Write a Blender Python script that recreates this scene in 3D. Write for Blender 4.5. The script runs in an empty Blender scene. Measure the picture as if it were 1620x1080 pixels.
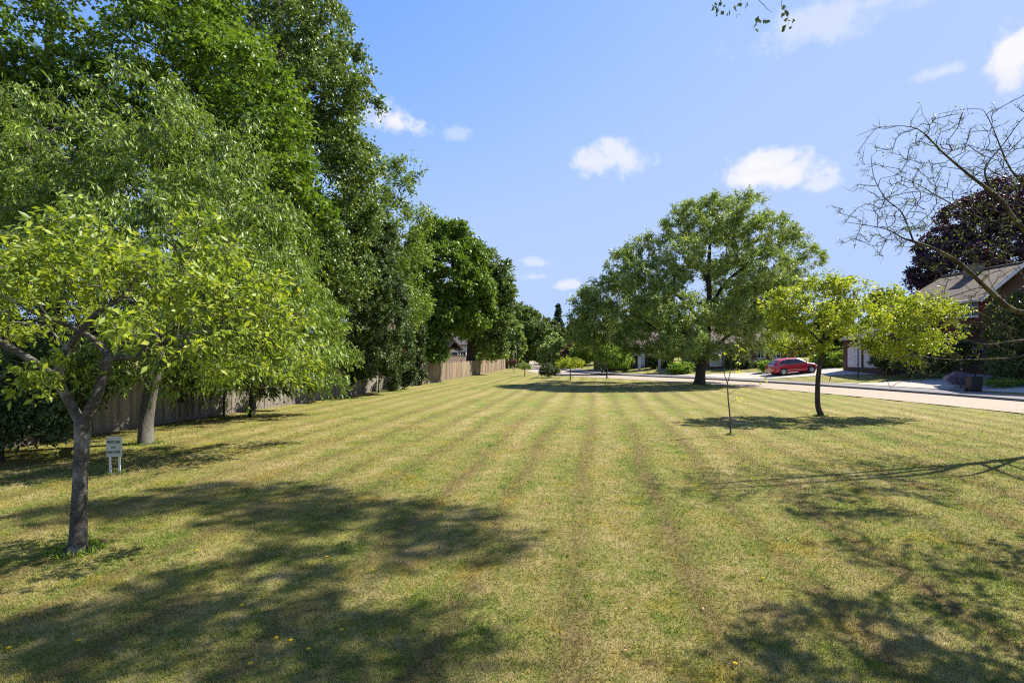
import bpy, math, random
import numpy as np
from mathutils import Vector, Matrix
C = bpy.context.scene.collection
R = math.radians
H = 2.4            # eye height above the lawn
F = 810.0          # focal length in photo pixels
ALB = .8           # overall reflectance level of the place
HZ = 560.0         # horizon row in the photo

# ------------------------------------------------------------------ terrain
def catmull(P, n=8):
    P = [np.array(p, float) for p in P]
    out = []
    for i in range(len(P) - 1):
        p0 = P[max(i-1, 0)]; p1 = P[i]; p2 = P[i+1]; p3 = P[min(i+2, len(P)-1)]
        for k in range(n):
            t = k / n
            out.append(0.5*((2*p1) + (p2-p0)*t + (2*p0-5*p1+4*p2-p3)*t*t + (3*p1-p0-3*p2+p3)*t**3))
    out.append(P[-1])
    return np.array(out)
KERB = catmull([(33, -40), (30.6, -18), (28.8, 0), (26.7, 18), (25.7, 26), (24.3, 33.6), (21.9, 41), (18.2, 48.5),
                (13.6, 55.3), (9.7, 61.5), (8.0, 70), (7.6, 85), (8.2, 105), (10, 140), (14, 200)])
def kerb_dist(x, y):
    """signed distance to the far kerb line; positive on the house side"""
    x = np.atleast_1d(np.asarray(x, float)); y = np.atleast_1d(np.asarray(y, float))
    best = np.full(x.shape, 1e9); sg = np.zeros(x.shape)
    for a, b in zip(KERB[:-1], KERB[1:]):
        d = b - a; L2 = d @ d
        t = np.clip(((x-a[0])*d[0] + (y-a[1])*d[1]) / L2, 0, 1)
        qx = x-(a[0]+t*d[0]); qy = y-(a[1]+t*d[1])
        dd = np.hypot(qx, qy)
        s = np.sign(d[1]*qx - d[0]*qy)
        m = dd < best
        best = np.where(m, dd, best); sg = np.where(m, s, sg)
    return best*sg
ROADW = 5.6; PAVEW = 2.6
def hgt(x, y):
    d = kerb_dist(x, y)
    f = np.where(d < -ROADW, 0.0, -0.05)
    f = np.where(d > PAVEW-0.15, 0.12+0.1*np.clip(d-PAVEW, 0, 11.5), f)
    return f
def hz(x, y): return float(hgt(x, y)[0])
def G(px, py):
    """point of the lawn (z = 0) that the photo shows at a pixel"""
    Y = H*F/(py-HZ)
    return ((px-810)/F*Y, Y)
def X(px, Y): return (px-810)/F*Y
def Z(py, Y): return H+(HZ-py)/F*Y

# ------------------------------------------------------------------ object helpers
def tag(o, label=None, cat=None, group=None, kind=None):
    if label: o['label'] = label
    if cat: o['category'] = cat
    if group: o['group'] = group
    if kind: o['kind'] = kind
    return o
def empty(name, loc, label, cat, group=None, rz=0):
    o = bpy.data.objects.new(name, None); C.objects.link(o)
    o.location = loc; o.rotation_euler = (0, 0, rz); o.empty_display_size = 0.2
    return tag(o, label, cat, group)
def link(name, me, parent=None, mat=None):
    o = bpy.data.objects.new(name, me); C.objects.link(o)
    if mat is not None and len(me.materials) == 0: me.materials.append(mat)
    if parent is not None: o.parent = parent
    return o
def np_mesh(name, V, faces, k, rnd=None, smooth=False):
    """V (n,3), faces (m,k) index array"""
    me = bpy.data.meshes.new(name)
    V = np.asarray(V, np.float32); faces = np.asarray(faces, np.int32)
    me.vertices.add(len(V)); me.vertices.foreach_set('co', V.ravel())
    m = len(faces)
    me.loops.add(m*k); me.loops.foreach_set('vertex_index', faces.ravel())
    me.polygons.add(m); me.polygons.foreach_set('loop_start', np.arange(0, m*k, k, dtype=np.int32))
    me.polygons.foreach_set('loop_total', np.full(m, k, np.int32))
    if smooth: me.polygons.foreach_set('use_smooth', np.ones(m, bool))
    if rnd is not None:
        a = me.attributes.new('rnd', 'FLOAT', 'POINT'); a.data.foreach_set('value', np.asarray(rnd, np.float32))
    me.update(calc_edges=True)
    return me
class MB:
    def __init__(s): s.v = []; s.f = []; s.r = []; s.cur = 0.5
    def add(s, V, Fs):
        n = len(s.v); s.v += [tuple(p) for p in V]; s.f += [tuple(i+n for i in f) for f in Fs]; s.r += [s.cur]*len(V)
        return s
    def box(s, x0, x1, y0, y1, z0, z1):
        return s.add([(x0,y0,z0),(x1,y0,z0),(x1,y1,z0),(x0,y1,z0),(x0,y0,z1),(x1,y0,z1),(x1,y1,z1),(x0,y1,z1)],
                     [(0,3,2,1),(4,5,6,7),(0,1,5,4),(1,2,6,5),(2,3,7,6),(3,0,4,7)])
    def tube(s, pts, rad, n=10, cap=True, bump=0, rng=None):
        pts = [Vector(p) for p in pts]; m = len(pts)
        if not hasattr(rad, '__len__'): rad = [rad]*m
        V = []; up = Vector((0, 0, 1)); prev = None
        for i, p in enumerate(pts):
            d = (pts[min(i+1, m-1)]-pts[max(i-1, 0)]).normalized()
            if prev is None:
                a = d.orthogonal().normalized()
            else:
                a = (prev - d*prev.dot(d)); a = a.normalized() if a.length > 1e-6 else d.orthogonal().normalized()
            prev = a; b = d.cross(a)
            for k in range(n):
                t = 2*math.pi*k/n; r = rad[i]
                if bump: r *= 1+bump*(math.sin(t*3+i*.35)*.5+math.sin(t*5-i*.8+1)*.3+(rng.random()-.5)*.5)
                V.append(p+a*(r*math.cos(t))+b*(r*math.sin(t)))
        Fs = [(i*n+k, i*n+(k+1) % n, (i+1)*n+(k+1) % n, (i+1)*n+k) for i in range(m-1) for k in range(n)]
        if cap: Fs += [tuple(range(n))[::-1], tuple((m-1)*n+k for k in range(n))]
        return s.add(V, Fs)
    def lathe(s, prof, n=24, M=None):
        """prof: (r, h) along local z, transformed by M"""
        V = []
        for r, h in prof:
            for k in range(n):
                t = 2*math.pi*k/n; p = Vector((r*math.cos(t), r*math.sin(t), h)); V.append(M @ p if M else p)
        m = len(prof)
        Fs = [(i*n+k, i*n+(k+1) % n, (i+1)*n+(k+1) % n, (i+1)*n+k) for i in range(m-1) for k in range(n)]
        Fs += [tuple(range(n))[::-1], tuple((m-1)*n+k for k in range(n))]
        return s.add(V, Fs)
    def prism(s, poly, a0, a1, axis='y'):
        """poly of (u, w) extruded along axis"""
        def P(u, w, a): return (u, a, w) if axis == 'y' else ((a, u, w) if axis == 'x' else (u, w, a))
        n = len(poly)
        V = [P(u, w, a0) for u, w in poly]+[P(u, w, a1) for u, w in poly]
        return s.add(V, [tuple(range(n)), tuple(range(2*n-1, n-1, -1))]+[(i, n+i, n+(i+1) % n, (i+1) % n) for i in range(n)])
    def build(s, name, mat, parent=None, smooth=False, bevel=0):
        me = bpy.data.meshes.new(name); me.from_pydata(s.v, [], s.f)
        a = me.attributes.new('rnd', 'FLOAT', 'POINT'); a.data.foreach_set('value', s.r)
        me.update()
        import bmesh
        bm = bmesh.new(); bm.from_mesh(me); bmesh.ops.recalc_face_normals(bm, faces=bm.faces); bm.to_mesh(me); bm.free()
        if smooth:
            for p in me.polygons: p.use_smooth = True
        o = link(name, me, parent, mat)
        if bevel:
            md = o.modifiers.new('bevel', 'BEVEL'); md.width = bevel; md.segments = 2; md.limit_method = 'ANGLE'
        return o

# ------------------------------------------------------------------ materials
class NT:
    def __init__(s, name):
        s.m = bpy.data.materials.new(name); s.m.use_nodes = True
        s.t = s.m.node_tree; s.t.nodes.clear()
        s.out = s.n('ShaderNodeOutputMaterial')
    def n(s, typ, **kw):
        nd = s.t.nodes.new(typ)
        for k, v in kw.items():
            if k.startswith('i_'):
                key = k[2:].replace('_', ' '); nd.inputs[key].default_value = v
            elif isinstance(v, dict):
                for a, b in v.items(): nd.inputs[a].default_value = b
            else: setattr(nd, k, v)
        return nd
    def l(s, a, b): s.t.links.new(a, b)
    def noise(s, vec, scale, detail=4, rough=.55, dist=0):
        nd = s.n('ShaderNodeTexNoise'); nd.inputs['Scale'].default_value = scale; nd.inputs['Detail'].default_value = detail
        nd.inputs['Roughness'].default_value = rough; nd.inputs['Distortion'].default_value = dist
        if vec is not None: s.l(vec, nd.inputs['Vector'])
        return nd.outputs['Fac']
    def ramp(s, fac, stops, interp='LINEAR'):
        nd = s.n('ShaderNodeValToRGB'); cr = nd.color_ramp; cr.interpolation = interp
        while len(cr.elements) > 1: cr.elements.remove(cr.elements[-1])
        cr.elements[0].position = stops[0][0]; cr.elements[0].color = (*stops[0][1], 1)
        for p, c in stops[1:]:
            e = cr.elements.new(p); e.color = (*c, 1)
        s.l(fac, nd.inputs['Fac']); return nd.outputs['Color']
    def mix(s, fac, a, b, mode='MIX'):
        nd = s.n('ShaderNodeMix', data_type='RGBA', blend_type=mode)
        for sock, v in ((nd.inputs[0], fac), (nd.inputs[6], a), (nd.inputs[7], b)):
            if hasattr(v, 'type') and hasattr(v, 'is_linked'): s.l(v, sock)
            elif isinstance(v, (int, float)): sock.default_value = v
            else: sock.default_value = (*v, 1)
        return nd.outputs[2]
    def math(s, op, a, b=0.0, clamp=False):
        nd = s.n('ShaderNodeMath', operation=op, use_clamp=clamp)
        for i, v in enumerate((a, b)):
            if hasattr(v, 'is_linked'): s.l(v, nd.inputs[i])
            else: nd.inputs[i].default_value = v
        return nd.outputs[0]
    def pos(s): return s.n('ShaderNodeNewGeometry').outputs['Position']
    def obj(s): return s.n('ShaderNodeTexCoord').outputs['Object']
    def rnd(s):
        return s.n('ShaderNodeAttribute', attribute_name='rnd').outputs['Fac']
    def map(s, vec, sc=(1,1,1), rot=(0,0,0), loc=(0,0,0)):
        nd = s.n('ShaderNodeMapping'); nd.inputs['Scale'].default_value = sc; nd.inputs['Rotation'].default_value = rot
        nd.inputs['Location'].default_value = loc; s.l(vec, nd.inputs['Vector']); return nd.outputs['Vector']
    def bump(s, h, strength=.4, dist=.02):
        nd = s.n('ShaderNodeBump'); nd.inputs['Strength'].default_value = strength; nd.inputs['Distance'].default_value = dist
        s.l(h, nd.inputs['Height']); return nd.outputs['Normal']
    def princ(s, col, rough=.7, spec=.3, normal=None, metal=0, coat=0):
        p = s.n('ShaderNodeBsdfPrincipled')
        col = s.mix(1.0, col, (ALB,)*3, 'MULTIPLY') if hasattr(col, 'is_linked') else tuple(v*ALB for v in col)
        if hasattr(col, 'is_linked'): s.l(col, p.inputs['Base Color'])
        else: p.inputs['Base Color'].default_value = (*col, 1)
        if hasattr(rough, 'is_linked'): s.l(rough, p.inputs['Roughness'])
        else: p.inputs['Roughness'].default_value = rough
        p.inputs['Specular IOR Level'].default_value = spec; p.inputs['Metallic'].default_value = metal
        p.inputs['Coat Weight'].default_value = coat; p.inputs['Coat Roughness'].default_value = .05
        if normal is not None: s.l(normal, p.inputs['Normal'])
        return p
    def done(s, sh):
        s.l(sh.outputs[0] if hasattr(sh, 'outputs') else sh, s.out.inputs['Surface']); return s.m

def plain(name, col, rough=.6, spec=.3, metal=0, coat=0, var=.15, scale=6):
    t = NT(name); f = t.noise(t.obj(), scale, 5)
    c = t.mix(f, tuple(x*(1-var) for x in col), tuple(min(1, x*(1+var)) for x in col))
    return t.done(t.princ(c, rough, spec, metal=metal, coat=coat))
def leaf_mat(name, stops, trans=.35, tcol=None, rough=.45, spec=.35):
    t = NT(name); r = t.rnd()
    big = t.noise(t.pos(), .9, 2)
    f = t.math('ADD', t.math('MULTIPLY', r, .75), t.math('MULTIPLY', big, .35))
    f = t.math('SUBTRACT', f, .06, True)
    c = t.ramp(f, stops)
    p = t.princ(c, rough, spec)
    tr = t.n('ShaderNodeBsdfTranslucent')
    tc = t.mix(1.0, c, tuple(v*ALB for v in (tcol or (1.55, 1.5, .75))), 'MULTIPLY'); t.l(tc, tr.inputs['Color'])
    mx = t.n('ShaderNodeMixShader'); mx.inputs[0].default_value = trans
    t.l(p.outputs[0], mx.inputs[1]); t.l(tr.outputs[0], mx.inputs[2])
    return t.done(mx)
def bark_mat(name, c1, c2, scale=6, patch=None, zs=.25):
    t = NT(name); o = t.map(t.obj(), (1, 1, zs)); n1 = t.noise(o, scale*2.5, 6, .7, .6); n2 = t.noise(t.obj(), scale*.5, 4)
    c = t.mix(t.ramp(n1, [(.32, (0,)*3), (.62, (1,)*3)]), c1, c2)
    if patch:
        m = t.ramp(n2, [(0, (0,)*3), (.5, (0,)*3), (.6, (1,)*3)]); c = t.mix(m, c, patch)
    return t.done(t.princ(c, .85, .15, t.bump(n1, .9, .03)))

def grass_nodes(t, blade=False):
    pos = t.pos()
    big = t.noise(pos, .22, 3, .5)
    mid = t.noise(pos, 1.3, 4, .6)
    small = t.noise(pos, 7, 4, .65)
    fine = t.noise(pos, 60, 3, .7)
    # mowing stripes run along the green
    st = t.map(pos, (1, 1, 0), (0, 0, R(9.5)))
    wob = t.noise(t.map(pos, (.25, .1, 0)), 1, 3)
    sx = t.n('ShaderNodeSeparateXYZ'); t.l(st, sx.inputs[0])
    xx = t.math('ADD', sx.outputs[0], t.math('MULTIPLY', wob, 1.1))
    s1 = t.math('POWER', t.math('ADD', t.math('MULTIPLY', t.math('SINE', t.math('MULTIPLY', xx, 2*math.pi/1.2)), .5), .5), 4.5)
    s2 = t.math('SINE', t.math('MULTIPLY', xx, 2*math.pi/2.4))
    s3 = t.math('SINE', t.math('ADD', t.math('MULTIPLY', xx, 2*math.pi/1.2), 3.6))
    amp = t.ramp(t.noise(t.map(pos, (.5, .12, 0), (0, 0, 0), (3, 9, 0)), 1, 4, .6), [(.3, (.25,)*3), (.7, (1,)*3)])
    stripe = t.math('MULTIPLY', t.math('ADD', t.math('MULTIPLY', s2, .04), t.math('MULTIPLY', s3, .085)), amp)
    mot = t.noise(t.map(pos, (1, 1, 1), (0, 0, 0), (2, 5, 1)), 3.2, 5, .7)
    f = t.math('ADD', t.math('ADD', t.math('MULTIPLY', big, .4), t.math('MULTIPLY', mid, .45)), t.math('MULTIPLY', mot, .5))
    f = t.math('ADD', f, t.math('MULTIPLY', small, .5))
    f = t.math('ADD', f, t.math('MULTIPLY', fine, .16))
    f = t.math('ADD', f, stripe)
    f = t.math('ADD', t.math('MULTIPLY', t.math('SUBTRACT', f, 1.03), 1.55), .55)
    if blade:
        f = t.math('ADD', f, t.math('MULTIPLY', t.math('SUBTRACT', t.rnd(), .45), .8))
    f = t.math('ADD', f, 0.0, True)
    c = t.ramp(f, [(.12, (.06, .1, .016)), (.3, (.15, .2, .035)), (.48, (.24, .24, .065)), (.66, (.31, .265, .105)), (.95, (.48, .39, .21))])
    if blade: c = t.mix(1.0, c, (1.14, 1.14, 1.1), 'MULTIPLY')
    sf = t.math('MULTIPLY', t.math('MULTIPLY', s1, amp), t.ramp(small, [(.3, (.55,)*3), (.6, (1,)*3)]))
    c = t.mix(sf, c, (.2, .14, .07))
    tp = t.ramp(t.noise(t.map(pos, (1, .6, 1), (0, 0, 0), (17, 3, 5)), .8, 5, .72), [(.48, (0,)*3), (.62, (1,)*3)])
    c = t.mix(t.math('MULTIPLY', tp, .38), c, (.31, .215, .105))
    gp = t.ramp(t.noise(t.map(pos, (1, 1, 1), (0, 0, 0), (1, 13, 5)), 1.9, 5, .75), [(.52, (0,)*3), (.68, (1,)*3)])
    c = t.mix(t.math('MULTIPLY', gp, .5), c, (.11, .16, .03))
    hs_ = t.n('ShaderNodeHueSaturation'); hs_.inputs['Saturation'].default_value = 1.04; t.l(c, hs_.inputs['Color']); c = hs_.outputs[0]
    # golden moss patches
    ym = t.ramp(t.noise(t.map(pos, (1, 1, 0), (0, 0, 0), (7, 3, 0)), 1.1, 5, .7), [(.54, (0,)*3), (.66, (1,)*3)])
    c = t.mix(t.math('MULTIPLY', ym, .5), c, (.34, .255, .03))
    return c, fine, small
def grass_mat():
    t = NT('mown_grass'); c, fine, small = grass_nodes(t)
    p = t.princ(c, .9, .1, t.bump(t.math('ADD', fine, small), .6, .04)); return t.done(p)
def blade_mat():
    t = NT('grass_blade'); c, _, _ = grass_nodes(t, True)
    p = t.princ(c, .7, .2); tr = t.n('ShaderNodeBsdfTranslucent'); t.l(t.mix(1.0, c, (1.5*ALB, 1.5*ALB, .8*ALB), 'MULTIPLY'), tr.inputs['Color'])
    mx = t.n('ShaderNodeMixShader'); mx.inputs[0].default_value = .35
    t.l(p.outputs[0], mx.inputs[1]); t.l(tr.outputs[0], mx.inputs[2]); return t.done(mx)
def road_mat(name, c1, c2, sc=45, big=1.2):
    t = NT(name); p = t.pos(); a = t.noise(p, sc, 4, .8); b = t.noise(p, big, 5, .6); v = t.n('ShaderNodeTexVoronoi'); v.inputs['Scale'].default_value = sc*1.3
    t.l(p, v.inputs['Vector'])
    c = t.mix(t.math('MULTIPLY', t.math('ADD', a, b), .5), c1, c2)
    c = t.mix(t.math('MULTIPLY', v.outputs['Distance'], .5), c, tuple(x*1.35 for x in c2))
    return t.done(t.princ(c, .9, .15, t.bump(a, .5, .01)))
def brick_mat(name, c1, c2, mortar, bw=.225, bh=.075, tile=False):
    t = NT(name); o = t.obj(); s = t.n('ShaderNodeSeparateXYZ'); t.l(o, s.inputs[0])
    cm = t.n('ShaderNodeCombineXYZ'); t.l(t.math('ADD', s.outputs[0], s.outputs[1]), cm.inputs[0]); t.l(s.outputs[2], cm.inputs[1])
    b = t.n('ShaderNodeTexBrick'); t.l(cm.outputs[0], b.inputs['Vector'])
    b.inputs['Scale'].default_value = 1; b.inputs['Brick Width'].default_value = bw; b.inputs['Row Height'].default_value = bh
    b.inputs['Mortar Size'].default_value = .008 if not tile else .012
    b.inputs['Color1'].default_value = (*c1, 1); b.inputs['Color2'].default_value = (*c2, 1); b.inputs['Mortar'].default_value = (*mortar, 1)
    n = t.noise(o, 3, 4); c = t.mix(t.math('MULTIPLY', n, .5), b.outputs['Color'], tuple(x*.55 for x in c1))
    return t.done(t.princ(c, .88, .15, t.bump(b.outputs['Fac'], -.6, .02)))
def tile_mat(name, c1, c2):
    """interlocking roof tiles; uv = metres along the eave / up the slope"""
    t = NT(name); uv = t.n('ShaderNodeUVMap', uv_map='UVMap').outputs[0]
    b = t.n('ShaderNodeTexBrick'); b.offset = 0; t.l(uv, b.inputs['Vector']); b.inputs['Scale'].default_value = 1
    b.inputs['Brick Width'].default_value = .3; b.inputs['Row Height'].default_value = .34; b.inputs['Mortar Size'].default_value = .035
    b.inputs['Color1'].default_value = (*c1, 1); b.inputs['Color2'].default_value = (*c2, 1)
    b.inputs['Mortar'].default_value = (*[x*.4 for x in c1], 1)
    n = t.noise(uv, 1.5, 5, .7); c = t.mix(t.math('MULTIPLY', n, .7), b.outputs['Color'], tuple(x*.6 for x in c2))
    s = t.n('ShaderNodeSeparateXYZ'); t.l(uv, s.inputs[0])
    w = t.math('ABSOLUTE', t.math('SINE', t.math('MULTIPLY', s.outputs[0], math.pi/.3)))
    h = t.math('ADD', w, t.math('MULTIPLY', t.math('FRACT', t.math('DIVIDE', s.outputs[1], .34)), -1))
    return t.done(t.princ(c, .85, .2, t.bump(h, 1, .07)))
def fence_mat(name, cols):
    t = NT(name); o = t.map(t.obj(), (6, 6, .6)); n = t.noise(o, 3, 6, .7); r = t.rnd()
    c = t.ramp(t.math('ADD', t.math('MULTIPLY', n, .5), t.math('MULTIPLY', r, .5)), cols)
    g = t.ramp(t.noise(t.obj(), 1.2, 4), [(.5, (0,)*3), (.7, (1,)*3)])
    c = t.mix(t.math('MULTIPLY', g, .35), c, (.09, .1, .05))
    return t.done(t.princ(c, .9, .1, t.bump(n, .5, .01)))
def glass_mat():
    t = NT('window_glass'); n = t.noise(t.obj(), 1.5, 2)
    return t.done(t.princ(t.mix(n, (.015, .02, .025), (.04, .048, .055)), .08, .5))

M = dict(
    grass=grass_mat(), blade=blade_mat(),
    road=road_mat('gravel_dressed_road', (.29, .235, .175), (.42, .345, .26)),
    tarmac=road_mat('pavement_tarmac', (.17, .155, .15), (.24, .22, .21)),
    drive=road_mat('driveway_paving', (.38, .34, .28), (.48, .43, .36), 30, .6),
    kerb=road_mat('kerb_stone', (.16, .15, .135), (.22, .2, .18), 20),  # stone colour darkened to carry the shadow line along the kerb face
    soil=road_mat('bare_soil', (.11, .07, .045), (.2, .13, .085), 25, 3),
    barkA=bark_mat('mottled_bark', (.028, .023, .018), (.16, .14, .112), 5, (.3, .28, .23), 2.0),
    barkB=bark_mat('dark_bark', (.03, .024, .018), (.11, .09, .065), 5),
    barkH=bark_mat('lichen_bark', (.03, .024, .016), (.1, .08, .05), 8, (.14, .13, .05)),
    barkG=bark_mat('grey_bark', (.09, .08, .065), (.2, .18, .15), 5),
    white=plain('white_paint', (.78, .78, .76), .45, .4, var=.05),
    signboard=plain('sign_board', (.5, .53, .44), .5, var=.08),
    signtext=plain('sign_lettering', (.06, .09, .07), .6),
    black=plain('black_plastic', (.02, .02, .022), .45),
    dark=plain('dark_metal', (.03, .04, .035), .5),
    steel=plain('grey_metal', (.3, .31, .3), .4, metal=.5),
    stick=plain('pale_stick', (.45, .4, .32), .8),
    brick=brick_mat('brown_brick', (.13, .065, .045), (.2, .1, .065), (.2, .17, .14)),
    brickr=brick_mat('red_brick', (.42, .15, .085), (.5, .2, .12), (.4, .34, .28)),
    hung=brick_mat('hung_tiles', (.2, .05, .035), (.26, .075, .05), (.06, .02, .015), .165, .1, True),
    render=plain('white_render', (.75, .75, .72), .8, var=.05),
    roof=tile_mat('roof_tile_brown', (.16, .115, .08), (.22, .165, .12)),
    roof2=tile_mat('roof_tile_grey', (.09, .08, .08), (.13, .12, .12)),
    glass=glass_mat(),
    red=plain('red_car_paint', (.55, .022, .035), .28, .5, coat=1, var=.03),
    tyre=plain('tyre_rubber', (.02, .02, .02), .8),
    rim=plain('alloy_rim', (.62, .63, .65), .3, metal=.6, var=.02),
    trim=plain('black_trim', (.02, .02, .02), .5),
    lampred=plain('tail_lamp', (.45, .02, .02), .15, .6, coat=1),
    lampw=plain('headlamp_glass', (.65, .68, .7), .1, .8, coat=1),
    yellow=plain('dandelion_petals', (.85, .6, .01), .6),
    deadleaf=plain('dry_leaf', (.42, .26, .12), .7),
)
def hs(stops): return stops
LM = dict(
    lime=leaf_mat('yellow_green_leaf', [(0, (0.0948, 0.1552, 0.0173)), (0.35, (0.1897, 0.2732, 0.0272)), (0.62, (0.3416, 0.4223, 0.0432)), (0.86, (0.5313, 0.5589, 0.0741)), (0.98, (0.6324, 0.4223, 0.0741))], .42),
    gold=leaf_mat('golden_leaf', [(0, (0.0973, 0.1663, 0.0182)), (0.3, (0.2162, 0.3087, 0.0286)), (0.58, (0.3892, 0.4512, 0.039)), (0.82, (0.5621, 0.57, 0.052)), (0.98, (0.4864, 0.2612, 0.078))], .42),
    cherry=leaf_mat('cherry_leaf', [(0, (0.07, 0.1304, 0.0175)), (0.4, (0.1576, 0.2529, 0.0319)), (0.75, (0.2976, 0.3988, 0.0519)), (1, (0.4728, 0.5521, 0.0799))], .28),
    maple=leaf_mat('maple_leaf', [(0, (0.0449, 0.0987, 0.0134)), (0.4, (0.1121, 0.2105, 0.0224)), (0.8, (0.2394, 0.3421, 0.0336)), (1, (0.3891, 0.4473, 0.056))], .3),
    linden=leaf_mat('linden_leaf', [(0, (0.0498, 0.0933, 0.0202)), (0.4, (0.1196, 0.196, 0.0337)), (0.8, (0.2392, 0.3174, 0.059)), (1, (0.3988, 0.4108, 0.1011))], .22),
    ivy=leaf_mat('ivy_leaf', [(0, (0.0334, 0.0616, 0.0186)), (0.5, (0.0837, 0.1385, 0.0372)), (0.85, (0.1673, 0.2155, 0.0651)), (1, (0.316, 0.277, 0.1115))], .22, rough=.5, spec=.3),
    dgreen=leaf_mat('dark_leaf', [(0, (0.038, 0.0601, 0.0185)), (0.5, (0.0948, 0.1383, 0.0332)), (0.85, (0.1898, 0.2284, 0.0554)), (1, (0.3225, 0.3124, 0.0924))], .24),
    alder=leaf_mat('olive_leaf', [(0, (0.1127, 0.1893, 0.0486)), (0.4, (0.2395, 0.3406, 0.0811)), (0.8, (0.451, 0.5298, 0.1352)), (1, (0.7047, 0.6812, 0.2163))], .26),
    fresh=leaf_mat('fresh_green_leaf', [(0, (0.075, 0.1575, 0.0185)), (0.5, (0.195, 0.3281, 0.0396)), (0.85, (0.36, 0.4725, 0.066)), (1, (0.63, 0.525, 0.0528))], .45),
    purple=leaf_mat('copper_leaf', [(0, (0.0234, 0.0167, 0.0221)), (0.5, (0.0624, 0.0355, 0.0485)), (0.85, (0.121, 0.0689, 0.0839)), (1, (0.2146, 0.1253, 0.1214))], .22, (1.6, .6, .6)),
    conifer=leaf_mat('conifer_needles', [(0, (0.0192, 0.048, 0.0224)), (0.5, (0.0448, 0.088, 0.0384)), (1, (0.096, 0.144, 0.056))], .15),
    grey=leaf_mat('grey_green_leaf', [(0, (0.035, 0.055, 0.022)), (0.5, (0.08, 0.105, 0.045)), (1, (0.17, 0.19, 0.09))], .3),
    lav=leaf_mat('lavender_flower', [(0, (.12, .14, .08)), (.4, (.22, .2, .2)), (.7, (.33, .26, .42)), (1, (.42, .34, .55))], .3, (1.1, 1, 1.1)),
    russet=leaf_mat('russet_leaf', [(0, (.07, .04, .025)), (.5, (.16, .08, .045)), (1, (.28, .15, .07))], .3, (1.4, 1, .7)),
)

# ------------------------------------------------------------------ tree builder
def leaves_mesh(name, P, A, S, N, L, W, rnd):
    """kite leaves folded a little along the midrib: base P, axis A, side S, normal N"""
    n = len(P); L = L[:, None]; W = W[:, None]
    V = np.empty((n, 4, 3))
    V[:, 0] = P
    V[:, 1] = P+A*L*.45+S*W*.5+N*W*.14
    V[:, 2] = P+A*L-N*L*.06
    V[:, 3] = P+A*L*.45-S*W*.5+N*W*.14
    idx = np.arange(n)[:, None]*4
    Fq = np.concatenate([idx+np.array([[0, 1, 2]]), idx+np.array([[0, 2, 3]])], 0)
    return np_mesh(name, V.reshape(-1, 3), Fq, 3, np.repeat(rnd, 4))
def unit(v): return v/np.maximum(np.linalg.norm(v, axis=-1, keepdims=True), 1e-9)

def sprays(rg, nodes, dirs, center, T, Ln, twl, ll, ratio, droop=.2, hang=.3, flat=1., up=.6, out=.6, spread=1., jit=.35):
    K = len(nodes)
    d = rg.normal(size=(K, T, 3))*spread + unit(nodes-center)[:, None]*out + dirs[:, None]*.8
    d[..., 2] *= flat; d = unit(d)
    tl = twl*rg.uniform(.5, 1.25, (K, T, 1))
    u = rg.uniform(.12, 1, (K, T, Ln))
    base = nodes[:, None]; end = base+d*tl; end[..., 2] -= droop*tl[..., 0]
    P = base[:, :, None]+d[:, :, None]*(u[..., None]*tl[:, :, None])
    P[..., 2] -= droop*tl*u**2
    P += rg.normal(size=P.shape)*ll*jit
    A = d[:, :, None]*.5+rg.normal(size=P.shape)*.65; A[..., 2] -= hang
    A = unit(A.reshape(-1, 3)); P = P.reshape(-1, 3)
    Nn = rg.normal(size=P.shape)*.7; Nn[:, 2] += up
    S = unit(np.cross(Nn, A)); Nn = np.cross(A, S)
    n = len(P); L = ll*rg.uniform(.45, 1.35, n)
    # leaves of one twig share a tone
    tone = np.repeat(rg.uniform(0, 1, K*T), Ln)
    r = np.clip(tone*.5+rg.uniform(0, 1, n)*.5, 0, 1)
    twigs = (np.broadcast_to(base, end.shape).reshape(-1, 3), end.reshape(-1, 3))
    return P, A, S, Nn, L, L*ratio, r, twigs

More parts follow.
